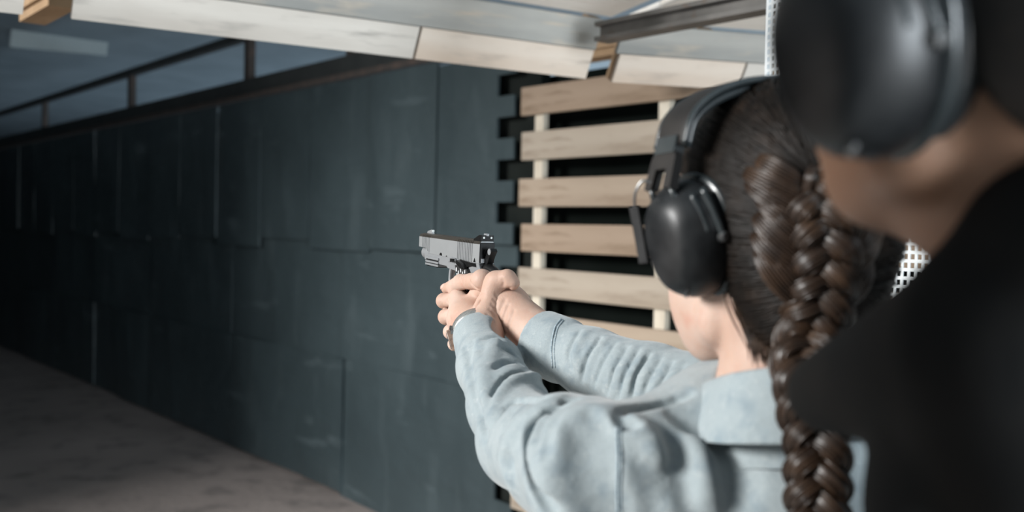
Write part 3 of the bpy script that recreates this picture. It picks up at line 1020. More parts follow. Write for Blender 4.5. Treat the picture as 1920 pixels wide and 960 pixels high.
# wrist lines, knuckle lines
for q in ([(952, 572), (945, 592), (938, 606)], [(962, 582), (955, 604), (949, 618)], [(946, 562), (938, 580), (934, 592)]):
    crease(hr_field, q, .0018, .0006, .004)
for q in ([(862, 517), (860, 522), (861, 528)], [(866, 518), (865, 524), (866, 530)], [(888, 536), (892, 541), (900, 543)]):
    crease(hr_field, q, .0010, .0009, .002)
for q in ([(839, 556), (837, 563), (840, 570)], [(843, 586), (841, 593), (844, 600)], [(851, 614), (849, 621), (852, 628)]):
    crease(hl_field, q, .0014, .0010, .003)
for i in range(5):
    crease(hl_field, [(930 - i * 4, 552 + i * 9), (935 - i * 3, 558 + i * 9), (937 - i * 3, 566 + i * 9)], 0.0011, .00035, .003)
crease(hl_field, [(941, 524), (944, 530), (943, 536)], .0012, .0009, .003)
crease(hl_field, [(957, 541), (950, 544), (944, 549)], .0014, .0014, .003)

def bounds(pts, m):
    p = np.array(pts); return p.min(0) - m, p.max(0) + m

def hand_mesh():
    lo, hi = bounds([LW, P(925, 690, 1.165), pI, pM, pR, pP] + thumb_l + [pI - GY * .05, pP - GY * .05], .035)
    v1, q1 = polymesh(hl_field, lo, hi, .0012)
    lo, hi = bounds([RW, RF, kI, kP, tT, G(.10, yR, -.02), G(.06, GL + .01, -.08), P(1080, 665, 1.165)], .04)
    cut = Field(); cut.ops.append(('u', hr_field, 0))
    v2, q2 = polymesh(cut, lo, hi, .0013)
    return v1, q1, v2, q2
_h = hand_mesh()
hand_v = np.vstack([_h[0], _h[2]]); hand_q = np.vstack([_h[1], _h[3] + len(_h[0])])
# ------------------------------------------------------------------ the shooter: head, neck, torso
M_hair = mat('dark_brown_hair', (0.005, 0.0035, 0.0028), 0.6, spec=.12, noise=[(30, 4, (0.008, 0.0055, 0.004), .4, .7), (160, 3, (0.007, 0.005, 0.004), .5, .75)], bump=[(400, .25, .001)])
M_strand = mat('hair_strands', (0.0065, 0.0045, 0.0032), 0.5, spec=.16, noise=[(45, 3, (0.014, 0.0085, 0.0055), .45, .7), (120, 3, (0.004, 0.003, 0.0025), .5, .75)])
M_braid = mat('braid_strands', (0.030, 0.017, 0.0105), 0.36, spec=.5, noise=[(45, 3, (0.058, 0.032, 0.018), .45, .7), (120, 3, (0.018, 0.011, 0.008), .5, .75)])

YAW = math.radians(27)
hf = np.array([-math.sin(YAW), math.cos(YAW), 0.0]); hl = np.array([-math.cos(YAW), -math.sin(YAW), 0.0]); hu = EZ.copy()
_pt = math.radians(3)
hf, hu = nrm(hf * math.cos(_pt) - EZ * math.sin(_pt)), nrm(EZ * math.cos(_pt) + hf * math.sin(_pt))
HC = np.array([0.215, 0.832, 1.553])
HR3 = np.stack([hf, hl, hu], 1)
def H(f, l, u): return HC + hf * f + hl * l + hu * u

head = Field()
head.ell(H(-.012, 0, .032), (.096, .074, .086), HR3, .01)
head.ell(H(.030, 0, -.030), (.062, .060, .080), HR3, .03)
for s in (1, -1):
    head.chain([H(-.002, .050 * s, -.050), H(.006, .046 * s, -.076), H(.052, .022 * s, -.094), H(.070, 0, -.095)], [.017, .016, .0155, .0160], .016)
    head.ell(H(.064, .036 * s, -.012), (.020, .022, .016), HR3, .02)
    head.ell(H(.054, .028 * s, -.058), (.026, .028, .038), HR3, .02)
    # eyelids / eye sockets
    head.sub(lambda p, s=s: sd_ell(p, H(.096, .032 * s, .006), (.014, .018, .010), HR3), .012)
    head.ell(H(.078, .031 * s, .005), (.012, .013, .011), HR3, .003)
    # ears
    head.ell(H(-.006, .074 * s, -.005), (.016, .006, .030), HR3, .006)
head.chain([H(.086, 0, .012), H(.106, 0, -.026), H(.098, 0, -.034)], [.009, .012, .010], .012)
for s in (1, -1): head.ell(H(.098, .011 * s, -.034), (.009, .008, .008), HR3, .006)
head.ell(H(.084, 0, -.062), (.012, .022, .006), HR3, .006)
head.ell(H(.082, 0, -.071), (.012, .018, .006), HR3, .006)
head.subcone(H(.097, -.016, -.0665), H(.097, .016, -.0665), .0018, .0018, .003)
NB = np.array([0.214, 0.805, 1.392])
head.cone(H(-.032, 0, -.040), NB, .048, .049, .010)
head.cone(H(-.024, 0, -.075), NB + np.array([-.002, .015, -.02]), .044, .050, .010)
# sternomastoid ridge down the left of the neck
head.cone(H(-.022, .052, -.055), H(-.006, .024, -.175), .011, .011, .010)

LS_, LE_, LC_ = P(1125, 895, .800), P(985, 828, 1.005), P(897, 640, 1.222)
RS_ = np.array([0.375, 0.905, 1.370])
body = Field()
body.chain([LS_, LE_, P(925, 690, 1.165)], [.018, .028, .026], .02)
body.chain([RS_, RE, RF], [.036, .030, .026], .02)
CH = (LS_ + RS_) / 2 + np.array([0, .02, 0])
tyaw = math.atan2(RS_[1] - LS_[1], RS_[0] - LS_[0])
TR3 = np.stack([np.array([math.cos(tyaw), math.sin(tyaw), 0]), np.array([-math.sin(tyaw), math.cos(tyaw), 0]), EZ], 1)
body.cone(LS_, RS_, .018, .030, .02)
body.ell(CH - EZ * .12, (.135, .085, .17), TR3, .03)
body.ell(CH - EZ * .36, (.135, .095, .22), TR3, .05)
body.ell(CH - EZ * .52, (.165, .115, .14), TR3, .05)
# hips and legs down to the floor
for s in (-1, 1):
    hip = CH - EZ * .58 + TR3[:, 0] * .085 * s
    knee = np.array([hip[0] + .02 * s, hip[1] + .03, .47]); ank = np.array([hip[0] + .05 * s, hip[1] - .02, .085])
    body.chain([hip, knee, ank], [.085, .058, .038], .04)
    body.cone(ank - EZ * .045, ank - EZ * .05 + hf * .15, .038, .032, .03)
body.cone(H(-.030, 0, -.06), NB - EZ * .05, .042, .040, .02)
for s, S in ((1, LS_), (-1, RS_)):
    body.cone(NB - EZ * .02, S - EZ * .01, .028, .016, .02)

v1, q1 = polymesh(head, H(0, 0, -.02) - .20, H(0, 0, 0) + .17, .0023)
lo, hi = np.array([-.12, .55, 0.0]), np.array([.55, 1.30, 1.50])
v2, q2 = polymesh(body, lo, hi, .008)
vb = np.vstack([hand_v, v1, v2]); qb = np.vstack([hand_q, q1 + len(hand_v), q2 + len(hand_v) + len(v1)])
body_o = mesh_obj('body', vb - WO, qb, M_skin, woman, smooth=True)
# thumb nail
def nail(c, along, out, ln, wd):
    side = nrm(np.cross(along, out)); vs, fs = [], []
    n, m = 7, 6
    for i in range(n):
        for j in range(m):
            u = i / (n - 1) * 2 - 1; w = j / (m - 1) * 2 - 1
            ww = wd * math.sqrt(max(0, 1 - max(0, abs(u) - .45) ** 2 * 2.2))
            vs.append(c + along * ln * u + side * ww * w + out * (.0006 - .0030 * w * w - .0012 * u * u))
    for i in range(n - 1):
        for j in range(m - 1):
            fs.append([i * m + j, i * m + j + 1, (i + 1) * m + j + 1, (i + 1) * m + j])
    o = mesh_obj('nail', np.array(vs) - WO, fs, M_nail, body_o, smooth=True)
    md = o.modifiers.new('thick', 'SOLIDIFY'); md.thickness = .0006
    return o
_al = nrm(tT - tI); _out = nrm(GZ * .70 - CF * .55 - CR * .45); _out = nrm(_out - _al * _out.dot(_al))
nail(tT + _out * .0076 - _al * .0005, _al, _out, .0078, .0056)

# ------------------------------------------------------------------ shirt
shirt = Field()
NE_ = np.array([.228, .80, 1.36])
c_end = P(896, 627, 1.238)
shirt.chain([c_end, P(918, 690, 1.168), P(952, 762, 1.075), LE_], [.0318, .0365, .042, .047], .014)
shirt.chain([LE_, P(1060, 858, .895), LS_], [.047, .055, .056], .014)
RC_ = P(1016, 641, 1.207); dR_ = nrm(P(1110, 681, 1.145) - RC_)
shirt.chain([RC_, P(1110, 681, 1.145), P(1220, 724, 1.07), RE, RS_], [.0345, .0385, .0445, .052, .056], .014)
shirt.chain([RC_, RC_ + dR_ * .034], [.0392, .0400], .0015)
shirt.cone(LS_, RS_, .046, .050, .02)
shirt.ell(CH - EZ * .12, (.170, .118, .21), TR3, .05)
shirt.ell(CH - EZ * .38, (.165, .120, .26), TR3, .05)
shirt.ell(CH - EZ * .56, (.18, .130, .14), TR3, .05)
for S in (LS_, RS_):
    shirt.cone(NE_ - EZ * .030, S + EZ * .0, .050, .048, .03)
shirt.cone(NE_ - EZ * .030, CH - EZ * .10, .064, .09, .03)
# fabric peaks over the shoulder
shirt.ell(P(1116, 790, .86), (.020, .030, .018), None, .014)
shirt.ell(P(1203, 800, .83), (.018, .022, .018), None, .014)
base_shirt = Field(); base_shirt.ops = list(shirt.ops)
def fold(pts, r, depth, sign=-1, d0=.6, d1=1.4, k=.008):
    """a crease (sign -1) or ridge (+1) laid on the cloth along a pixel polyline"""
    P3 = raymarch_many(base_shirt, spline(np.array(pts, float), 3), d0, d1)
    e = .002
    N = np.stack([(base_shirt((P3 + np.eye(3)[i] * e).astype(np.float32)) - base_shirt((P3 - np.eye(3)[i] * e).astype(np.float32))) for i in range(3)], 1)
    N /= np.linalg.norm(N, axis=1)[:, None] + 1e-9
    n = len(P3)
    t = np.linspace(0, 1, n); prof = np.sqrt(np.clip(np.sin(np.pi * (t * .92 + .04)), 0, 1))
    rr = r * (.35 + .65 * prof)
    if sign < 0: C = P3 + N * (rr - depth * prof)[:, None]
    else: C = P3 - N * (rr - depth * prof)[:, None]
    g = Field(); g.chain([c for c in C], list(rr), .001)
    lo_, hi_ = C.min(0) - (r + k + .004), C.max(0) + (r + k + .004)
    def f(p, d):
        m = ((p > lo_) & (p < hi_)).all(1)
        if m.any():
            d = d.copy()
            x = g(p[m])
            d[m] = smax(d[m], -x, k) if sign < 0 else smin(d[m], x, k)
        return d
    shirt.add(f)
# left sleeve, strong creases
fold([(1078, 748), (1032, 758), (993, 790), (980, 845), (988, 900), (1012, 945), (1034, 970)], .0065, .015, k=.006)
fold([(1066, 758), (1024, 768), (996, 792), (984, 830)], .0065, .012, k=.007)
fold([(1050, 750), (1008, 747), (960, 752), (935, 780)], .005, .008, k=.007)
fold([(1020, 714), (985, 697), (948, 706), (922, 740), (908, 790)], .006, .014, k=.007)
fold([(992, 690), (960, 676), (925, 688), (905, 720)], .006, .009, k=.006)
fold([(970, 668), (948, 654), (915, 656), (893, 680)], .005, .007, k=.005)
fold([(950, 641), (930, 632), (905, 634)], .0035, .004, k=.005)
fold([(922, 735), (905, 770), (910, 820)], .005, .007, k=.008)
fold([(873, 650), (880, 690), (893, 740), (900, 775)], .005, .005, k=.008)
fold([(884, 640), (876, 690)], .004, .003, k=.006)
fold([(1080, 790), (1092, 822), (1106, 860)], .011, .013, k=.014)
fold([(1104, 770), (1122, 795), (1138, 820), (1146, 855)], .008, .010, k=.010)
fold([(1040, 765), (1012, 795), (1003, 840)], .004, .004, k=.007)
fold([(1050, 775), (1028, 805), (1020, 850)], .004, .003, k=.007)
fold([(975, 700), (940, 722), (925, 760)], .004, .004, k=.007)
fold([(960, 770), (945, 800), (948, 840), (962, 880)], .005, .004, k=.008)
fold([(1095, 860), (1105, 900), (1125, 950), (1135, 1000)], .030, .020, k=.03)
# ridges
fold([(1050, 745), (1008, 770), (968, 800), (945, 860), (960, 915)], .009, .005, +1, k=.010)
fold([(1010, 705), (965, 712), (935, 745), (920, 790)], .007, .005, +1, k=.008)
fold([(930, 640), (910, 690), (905, 735)], .009, .004, +1, k=.010)
fold([(895, 665), (905, 720), (915, 790)], .006, .003, +1, k=.008)
# back panel
fold([(1150, 790), (1152, 860), (1150, 920), (1152, 975)], .003, .0055, k=.003)
fold([(1290, 775), (1330, 800), (1352, 850)], .010, .009, k=.014)
fold([(1170, 830), (1215, 870), (1250, 920)], .008, .007, k=.014)
fold([(1205, 800), (1250, 830), (1275, 870), (1290, 930)], .010, .007, k=.014)
fold([(1310, 830), (1330, 880), (1335, 950)], .010, .006, +1, k=.014)
fold([(1180, 790), (1215, 815), (1235, 850)], .009, .005, +1, k=.014)
fold([(1260, 770), (1290, 790), (1310, 805)], .006, .007, k=.009)
fold([(1160, 775), (1172, 790), (1190, 800)], .005, .006, k=.008)
fold([(1340, 800), (1372, 850), (1385, 930)], .012, .006, k=.016)
fold([(1190, 880), (1215, 930), (1225, 980)], .008, .004, k=.012)
fold([(1168, 768), (1225, 756), (1290, 738)], .006, .013, k=.006)
# right sleeve: fine creases across
for a, b, c, dp, rr in (((1088, 618), (1066, 660), (1074, 692), .0040, .0030), ((1126, 632), (1099, 672), (1090, 716), .0062, .0036), ((1154, 642), (1128, 682), (1114, 724), .0045, .0030),
                    ((1176, 650), (1150, 692), (1138, 738), .0064, .0036), ((1198, 656), (1172, 700), (1160, 745), .0050, .0030), ((1218, 664), (1192, 706), (1182, 755), .0068, .0036),
                    ((1240, 672), (1214, 714), (1204, 752), .0052, .0032), ((1260, 680), (1235, 722), (1225, 752), .0068, .0036), ((1281, 690), (1257, 727), (1246, 752), .0055, .0032), ((1302, 697), (1279, 728), (1267, 750), .0060, .0034), ((1320, 704), (1300, 730), (1290, 748), .0050, .0032)):
    fold([a, b, c], rr, dp, d0=.95, d1=1.4, k=.0035)
    fold([(a[0] + 10, a[1] + 4), (b[0] + 11, b[1] + 2), (c[0] + 10, c[1])], .0050, .0026, +1, d0=.95, d1=1.4, k=.006)
# neck opening and sleeve ends
shirt.subcone(NE_ + EZ * .055, NE_ + EZ * .2, .058, .062, .006)
dL = nrm(P(918, 690, 1.168) - c_end); dR = nrm(P(1110, 681, 1.145) - RC_)
shirt.sub(lambda p: ((p - (c_end - dL * .004).astype(np.float32)) @ dL.astype(np.float32)) if False else np.maximum(((p - (c_end - dL * .002).astype(np.float32)) @ dL.astype(np.float32)), np.linalg.norm(p - c_end.astype(np.float32), axis=1) - .06), .003)
shirt.sub(lambda p: np.maximum(((p - (RC_ - dR * .002).astype(np.float32)) @ dR.astype(np.float32)), np.linalg.norm(p - RC_.astype(np.float32), axis=1) - .065), .003)
shirt.subcone(c_end - dL * .03, c_end + dL * .035, .0262, .027, .002)
shirt.subcone(RC_ - dR * .03, RC_ + dR * .035, .0325, .034, .002)
lo = np.array([-.13, .62, 1.02]); hi = np.array([.50, 1.30, 1.55])
v, q = polymesh(shirt, lo, hi, .0023)
v = smooth_mesh(v, q, 1, .4)
shirt_o = mesh_obj('shirt', v - WO, q, M_denim, woman, smooth=True)
# shirt tail and jeans, coarser
M_jeans = mat('dark_jeans', (0.03, 0.04, 0.06), 0.85, noise=[(60, 4, (0.045, 0.055, 0.08), .4, .7)], bump=[(300, .1, .001)])
vt, qt = polymesh(base_shirt, np.array([-.13, .55, .74]), np.array([.60, 1.30, 1.035]), .009)
mesh_obj('shirt_tail', vt - WO, qt, M_denim, shirt_o, smooth=True)
jn = Field()
for s in (-1, 1):
    hip = CH - EZ * .58 + TR3[:, 0] * .085 * s
    knee = np.array([hip[0] + .02 * s, hip[1] + .03, .47]); ank = np.array([hip[0] + .05 * s, hip[1] - .02, .10])
    jn.chain([hip, knee, ank], [.095, .068, .052], .04)
jn.ell(CH - EZ * .55, (.172, .122, .13), TR3, .05)
v, q = polymesh(jn, np.array([-.1, .55, .02]), np.array([.60, 1.25, 1.0]), .011)
mesh_obj('jeans', v - WO, q, M_jeans, woman, smooth=True)
# ------------------------------------------------------------------ ear defenders
M_cup = mat('matte_black_plastic', (0.008, 0.009, 0.010), 0.40, spec=.42, noise=[(60, 3, (0.018, 0.019, 0.020), .4, .7)], bump=[(700, .05, .0004)])
M_rimp = mat('satin_black_rim', (0.022, 0.028, 0.030), 0.24, spec=.7, noise=[(60, 3, (0.03, 0.036, 0.038), .4, .7)])
M_cush = mat('black_vinyl_cushion', (0.018, 0.023, 0.025), 0.26, spec=.7, noise=[(50, 3, (0.022, 0.026, 0.028), .4, .7)], bump=[(120, .1, .001)])
M_leather = mat('headband_leather', (0.014, 0.012, 0.011), 0.5, spec=.35, noise=[(40, 4, (0.020, 0.017, 0.015), .4, .7)], bump=[(300, .12, .0008)])
M_wire = mat('steel_wire', (0.25, 0.25, 0.25), 0.3, .9, noise=[(60, 3, (0.3, 0.3, 0.3), .4, .7)])

def superell(a, b, n, e=2.3):
    t = np.linspace(0, 2 * np.pi, n, endpoint=False)
    c, s = np.cos(t), np.sin(t)
    return np.sign(c) * np.abs(c) ** (2 / e) * a, np.sign(s) * np.abs(s) ** (2 / e) * b

def loft(name, rings, O, ca, cf, cu, m, parent, n=40, e=2.2, offs=None):
    vs, fs = [], []
    for t, a, b, uo in rings:
        x, y = superell(max(a, 1e-4), max(b, 1e-4), n, e)
        # egg: narrower towards the bottom
        x = x * (1 + .10 * y / max(b, 1e-4))
        vs.append(O + ca * t + cf * x[:, None] + cu * (y[:, None] + uo))
    V_ = np.vstack(vs)
    for i in range(len(rings) - 1):
        for j in range(n):
            fs.append([i * n + j, i * n + (j + 1) % n, (i + 1) * n + (j + 1) % n, (i + 1) * n + j])
    fs.append(list(range(n))[::-1]); fs.append(list(range((len(rings) - 1) * n, len(rings) * n)))
    return mesh_obj(name, V_, fs, m, parent, smooth=True)

def ear_defender(HCm, f_, l_, u_, cup_local, label, half=(.105, .122), rim_spread=13, spring=True, right=1.0):
    """cup_local = (f, l, u) of the outer-shell centre of the left cup in the head frame"""
    root = empty('ear_defenders', V(HCm + u_ * half[1]))
    tag(root, label, 'ear defenders', 'ear defenders worn by the two people')
    O0 = np.array(root.location)
    T = lambda f, l, u: HCm + f_ * f + l_ * l + u_ * u - O0
    sp = math.radians(rim_spread)
    for s in (1, -1):
        ca = nrm(l_ * s * math.cos(sp) - u_ * math.sin(sp)); cu = nrm(u_ * math.cos(sp) + l_ * s * math.sin(sp))
        cf = f_
        O = T(cup_local[0], cup_local[1] * (s if s > 0 else -right), cup_local[2]) - ca * .030
        cup = loft('cup', [(.0235, .0375, .0475, 0), (.030, .0380, .0480, 0), (.036, .0368, .0468, 0), (.044, .0340, .0440, -.0005), (.051, .0300, .0395, -.001), (.0555, .0262, .0355, -.0015), (.0585, .0225, .0312, -.0018), (.0605, .0165, .0240, -.002), (.0615, .008, .012, -.002), (.0618, .001, .002, -.002)], O, ca, cf, cu, M_cup, root)
        loft('rim', [(.0165, .0375, .0470, 0), (.0172, .0408, .0505, 0), (.0190, .0415, .0512, 0), (.0212, .0415, .0512, 0), (.0228, .0405, .0500, 0), (.0240, .0375, .0470, 0)], O, ca, cf, cu, M_rimp, cup)
        loft('cushion', [(-.004, .0250, .0340, 0), (-.0045, .0340, .0430, 0), (-.002, .0388, .0480, 0), (.003, .0405, .0500, 0), (.009, .0405, .0500, 0), (.0135, .0390, .0482, 0), (.0160, .0350, .0440, 0)], O, ca, cf, cu, M_cush, root)
        # raised arm bars and screw on the rear side of the shell
        rb = lambda t, a, y: O + ca * t - cf * a + cu * y
        bar = tube('side_bar', spline([rb(.034, .0300, .0390), rb(.032, .0365, .018), rb(.030, .0395, .001)], 5), .0030, M_rimp, cup, 8)
        tube('side_bar', spline([rb(.042, .0260, .036), rb(.041, .0320, .020), rb(.040, .0352, .006)], 5), .0022, M_rimp, cup, 8)
        v, f = tube_data(np.array([rb(.030, .0370, .000), rb(.030, .0420, .000), rb(.030, .0428, .000)]), [.0042, .0042, .0030], 14)
        mesh_obj('screw', v, f, M_wire, cup, smooth=False)
        v, f = tube_data(np.array([O + ca * .0520 - cf * .012 - cu * .0385, O + ca * .0560 - cf * .0135 - cu * .0405]), [.0022, .0018], 10)
        mesh_obj('button', v, f, M_wire, cup, smooth=False)
        # forked yoke above the cup
        yk = O + ca * .046 + cu * .052
        bm = bmesh.new()
        w, h = .017, .027
        pts = [(-w, -.010), (-w * .45, -.010), (-w * .40, .006), (w * .40, .006), (w * .45, -.010), (w, -.010), (w * .92, h * .55), (w * .55, h), (-w * .55, h), (-w * .92, h * .55)]
        ybx = nrm(cu * .88 - ca * .48); yo = nrm(ca * .88 + cu * .48)
        bm_prism(bm, pts, yk, cf, yo, ybx, -.004, .004)
        yoke = bm_obj('yoke', bm, M_leather, root, bevel=.0012, smooth=True)
        bm = bmesh.new()
        bm_box(bm, yk + ybx * (h * .95), cf, yo, ybx, .026, .0100, .014)
        bm_obj('slider', bm, M_rimp, yoke, bevel=.002, smooth=True)
        for sx in (-1, 1):
            tube('prong', [yk + cf * w * .72 * sx - ybx * .008, yk + cf * (w * .80) * sx - ybx * .014 - yo * .004, yk + cf * (w * .9) * sx - ybx * .022 - yo * .014], .0028, M_rimp, yoke, 8)
        if not spring: 
            if s == 1: yL = yk + ybx * (h * .95)
            else: yR_ = yk + ybx * (h * .95)
            continue
        # thin spring wire and its flat arm in front of the shell
        wp = spline([yk + cf * .010 - ybx * .004 + yo * .002, yk + cf * .016 + yo * .008 - ybx * .004, yk + cf * .022 + yo * .008 - ybx * .014, yk + cf * .026 + yo * .003 - ybx * .024], 6)
        tube('spring_wire', wp, .0012, M_wire, yoke, 8)
        bm = bmesh.new()
        q0 = wp[-1]; dn = nrm(-cu * .98 + ca * .02)
        bm_box(bm, q0 + dn * .022, nrm(cf * .9 + ca * .3), nrm(np.cross(dn, nrm(cf * .9 + ca * .3))), dn, .0085, .0035, .046)
        bm_obj('spring_arm', bm, M_cup, yoke, bevel=.001, smooth=True)
        if s == 1: yL = yk + ybx * (h * .95)
        else: yR_ = yk + ybx * (h * .95)
    # headband
    th = np.linspace(0, math.pi, 9)
    loc = lambda p: np.array([p.dot(f_), p.dot(l_), p.dot(u_)])
    a = loc(yL - (HCm - O0)); b = loc(yR_ - (HCm - O0))
    pts = []
    for t in th:
        c, s_ = math.cos(t), math.sin(t)
        f = a[0] * (1 - t / math.pi) + b[0] * t / math.pi
        f = f * (1 - s_) + (cup_local[0] - .004) * s_
        l = a[1] * c if c >= 0 else -b[1] * c
        u = a[2] + (half[1] - a[2]) * (s_ ** .92)
        pts.append(T(f, l, u))
    path = spline(pts, 6)
    def strap(name, w, t, off, m, parent, rnd=.0015):
        T_, N_, B_ = frames(path)
        cen = path.mean(0)
        vs, fs = [], []
        prof = []
        for k in range(14):
            an = 2 * math.pi * k / 14
            prof.append((np.sign(math.cos(an)) * abs(math.cos(an)) ** .5 * w / 2, np.sign(math.sin(an)) * abs(math.sin(an)) ** .6 * t / 2))
        for i, p in enumerate(path):
            out = np.cross(f_, T_[i]); out = nrm(out); out = out if out.dot(p - (T(0, 0, .02))) > 0 else -out
            for x, y in prof: vs.append(p + f_ * x + out * (y + off))
        n = 14
        for i in range(len(path) - 1):
            for j in range(n): fs.append([i * n + j, i * n + (j + 1) % n, (i + 1) * n + (j + 1) % n, (i + 1) * n + j])
        fs.append(list(range(n))); fs.append(list(range((len(path) - 1) * n, len(path) * n)))
        return mesh_obj(name, np.array(vs), fs, m, parent, smooth=True)
    hb_ = strap('headband', .040, .0055, .0, M_leather, root)
    strap('pad', .034, .0085, -.0065, M_cush, hb_)
    for sx in (-1, 1):
        T_, N_, B_ = frames(path)
        tube('piping', path + f_ * .0185 * sx, .0026, M_rimp, hb_, 8)
    return root

cupc = P(1297, 447, .792) - HC
cup_local = (cupc.dot(hf), cupc.dot(hl), cupc.dot(hu))
ear_defender(HC, hf, hl, hu, cup_local, 'black ear defenders on the braided shooter, in sharper focus', right=.68)
# ------------------------------------------------------------------ shooter's hair
hair = Field()
hair.ell(H(-.016, 0, .031), (.101, .080, .091), HR3, .02)
hair.ell(H(-.050, 0, -.035), (.050, .060, .055), HR3, .05)
hair.ell(H(-.045, 0, -.085), (.034, .040, .035), HR3, .04)
hair_full = Field(); hair_full.ops = list(hair.ops)
_n1 = nrm(hf * 1.0 - hu * .55)
hair.sub(lambda p: -((p - H(.050, 0, .03).astype(np.float32)) @ _n1.astype(np.float32)), .01)
_n2 = nrm(-hf * .35 - hu * 1.0 + hf * 1.2)
hair.sub(lambda p: -((p - H(-.008, 0, -.045).astype(np.float32)) @ nrm(hf * 1.0 - hu * .45).astype(np.float32)), .01)
v, q = polymesh(hair, H(0, 0, 0) - .20, H(0, 0, 0) + .18, .003)
hair_o = mesh_obj('hair', v - WO, q, M_hair, woman, smooth=True)

def project(p, field, off, it=4):
    p = p.astype(np.float32)
    for _ in range(it):
        d = field(p); e = .002
        N = np.stack([field(p + (np.eye(3)[i] * e).astype(np.float32)) - field(p - (np.eye(3)[i] * e).astype(np.float32)) for i in range(3)], 1)
        N /= np.linalg.norm(N, axis=1)[:, None] + 1e-9
        p = p - N * (d - off)[:, None]
    return p, N

# braid spine: over the back of the head, then hanging down the back
sp_px = [(1528, 318), (1538, 375), (1546, 440), (1545, 505), (1536, 565), (1522, 615)]
sp = [raymarch(hair_full, x, y, .5, .95) for x, y in sp_px]
_on = project(np.array(sp), hair_full, .004)
sp = list(_on[0])
sp += [P(1512, 662, .728), P(1514, 705, .712), P(1526, 760, .700), P(1532, 830, .694), P(1534, 900, .692), P(1532, 1010, .692)]
spine = spline(sp, 14)
# resample evenly
seg = np.r_[0, np.cumsum(np.linalg.norm(np.diff(spine, axis=0), axis=1))]
L = seg[-1]; NS = 150
ss = np.linspace(0, L, NS)
spine = np.stack([np.interp(ss, seg, spine[:, k]) for k in range(3)], 1)
T_, _, _ = frames(spine)
out = np.stack([nrm((CAM - p) - t * t.dot(CAM - p)) for p, t in zip(spine, T_)])
for _ in range(3): out[1:-1] = (out[:-2] + out[1:-1] + out[2:]) / 3
for i in range(NS): out[i] = nrm(out[i] - T_[i] * out[i].dot(T_[i]))
lat = np.cross(T_, out)
parts_b = []
rb_ = np.random.default_rng(3)
pitch = .0600
for k in range(3):
    ph = 2 * np.pi * ss / pitch + 2 * np.pi * k / 3
    grow = np.clip(ss / .03, .35, 1)
    wid = np.where(ss < .20, .0165, .0150) * grow
    c = spine + lat * (wid * np.sin(ph))[:, None] + out * (.0065 * np.sin(2 * ph))[:, None]
    tt, nn, bb = frames(c, up=out[0])
    # orient section with the face normal
    nn = np.stack([nrm(o - t * t.dot(o)) for o, t in zip(out, tt)]); bb = np.cross(tt, nn)
    R = np.where(ss < .20, .0108, .0100) * grow * (1 + .08 * np.sin(2 * ph + 1))
    v, f = tube_data(c, R * .80, 10, up=out[0]); parts_b.append((v, f))
    nh = 22
    for h in range(nh):
        an = 2 * np.pi * h / nh + rb_.uniform(-.1, .1) + ss * rb_.uniform(2, 6)
        rr = R * rb_.uniform(.80, .97)
        w = c + nn * (rr * np.cos(an) * .82)[:, None] + bb * (rr * np.sin(an))[:, None]
        w += .0004 * np.sin(ss * rb_.uniform(60, 160) + rb_.uniform(0, 6))[:, None] * bb
        v, f = tube_data(w[::1], .00125, 4); parts_b.append((v, f))
v, f = merge(parts_b)
br = mesh_obj('braid', v - WO, f, M_braid, woman, smooth=True)
br['label'] = 'thick glossy brown three-strand braid down the back'

# combed strands over the skull, swept back into the braid
def comb(starts, ends, n=12, lift=.0012, wob=.002, seed=0):
    r = np.random.default_rng(seed)
    t = np.linspace(0, 1, n)
    A = np.array(starts); B = np.array(ends)
    pts = A[:, None] * (1 - t)[None, :, None] + B[:, None] * t[None, :, None]
    bow = r.normal(0, .004, (len(A), 1, 3)) * np.sin(np.pi * t)[None, :, None]
    pts = pts + bow
    flat, N = project(pts.reshape(-1, 3), hair_full, .0006)
    li = (r.uniform(-.2, 1, (len(A), 1)) * lift + np.zeros((1, n))).reshape(-1)
    flat = flat + N * li[:, None]
    return flat.reshape(len(A), n, 3)
S, E = [], []
r = np.random.default_rng(11)
nsp = len(spine)
def spine_at(x):   # distance along the on-head part
    return spine[int(np.clip(x, 0, 1) * (nsp * .40))]
for i in range(1500):
    a = r.uniform(0, 1)
    side = 1 if r.uniform() < .72 else -1
    # start on the hairline arc: from the crown front (a=0) round the temple (a=.5) to the nape (a=1)
    if a < .45:
        b = a / .45
        st = H(.055 - .02 * b, side * (.010 + .070 * b), .115 - .060 * b)
    else:
        b = (a - .45) / .55
        st = H(.020 - .065 * b, side * (.078 - .035 * b), .045 - .160 * b)
    en = spine_at(a ** 1.05 * .95 + r.uniform(-.05, .05)) + lat[10] * r.normal(0, .003)
    S.append(st + r.normal(0, .004, 3)); E.append(en)
ST = comb(S, E, 12, .0016)
parts_s = [tube_data(p, np.r_[.0008, np.full(10, .0011), .0008] * r.uniform(.7, 1.3), 4) for p in ST]
v, f = merge(parts_s)
hs = mesh_obj('hair_strands', v - WO, f, M_strand, hair_o, smooth=True)
hs['kind'] = 'stuff'
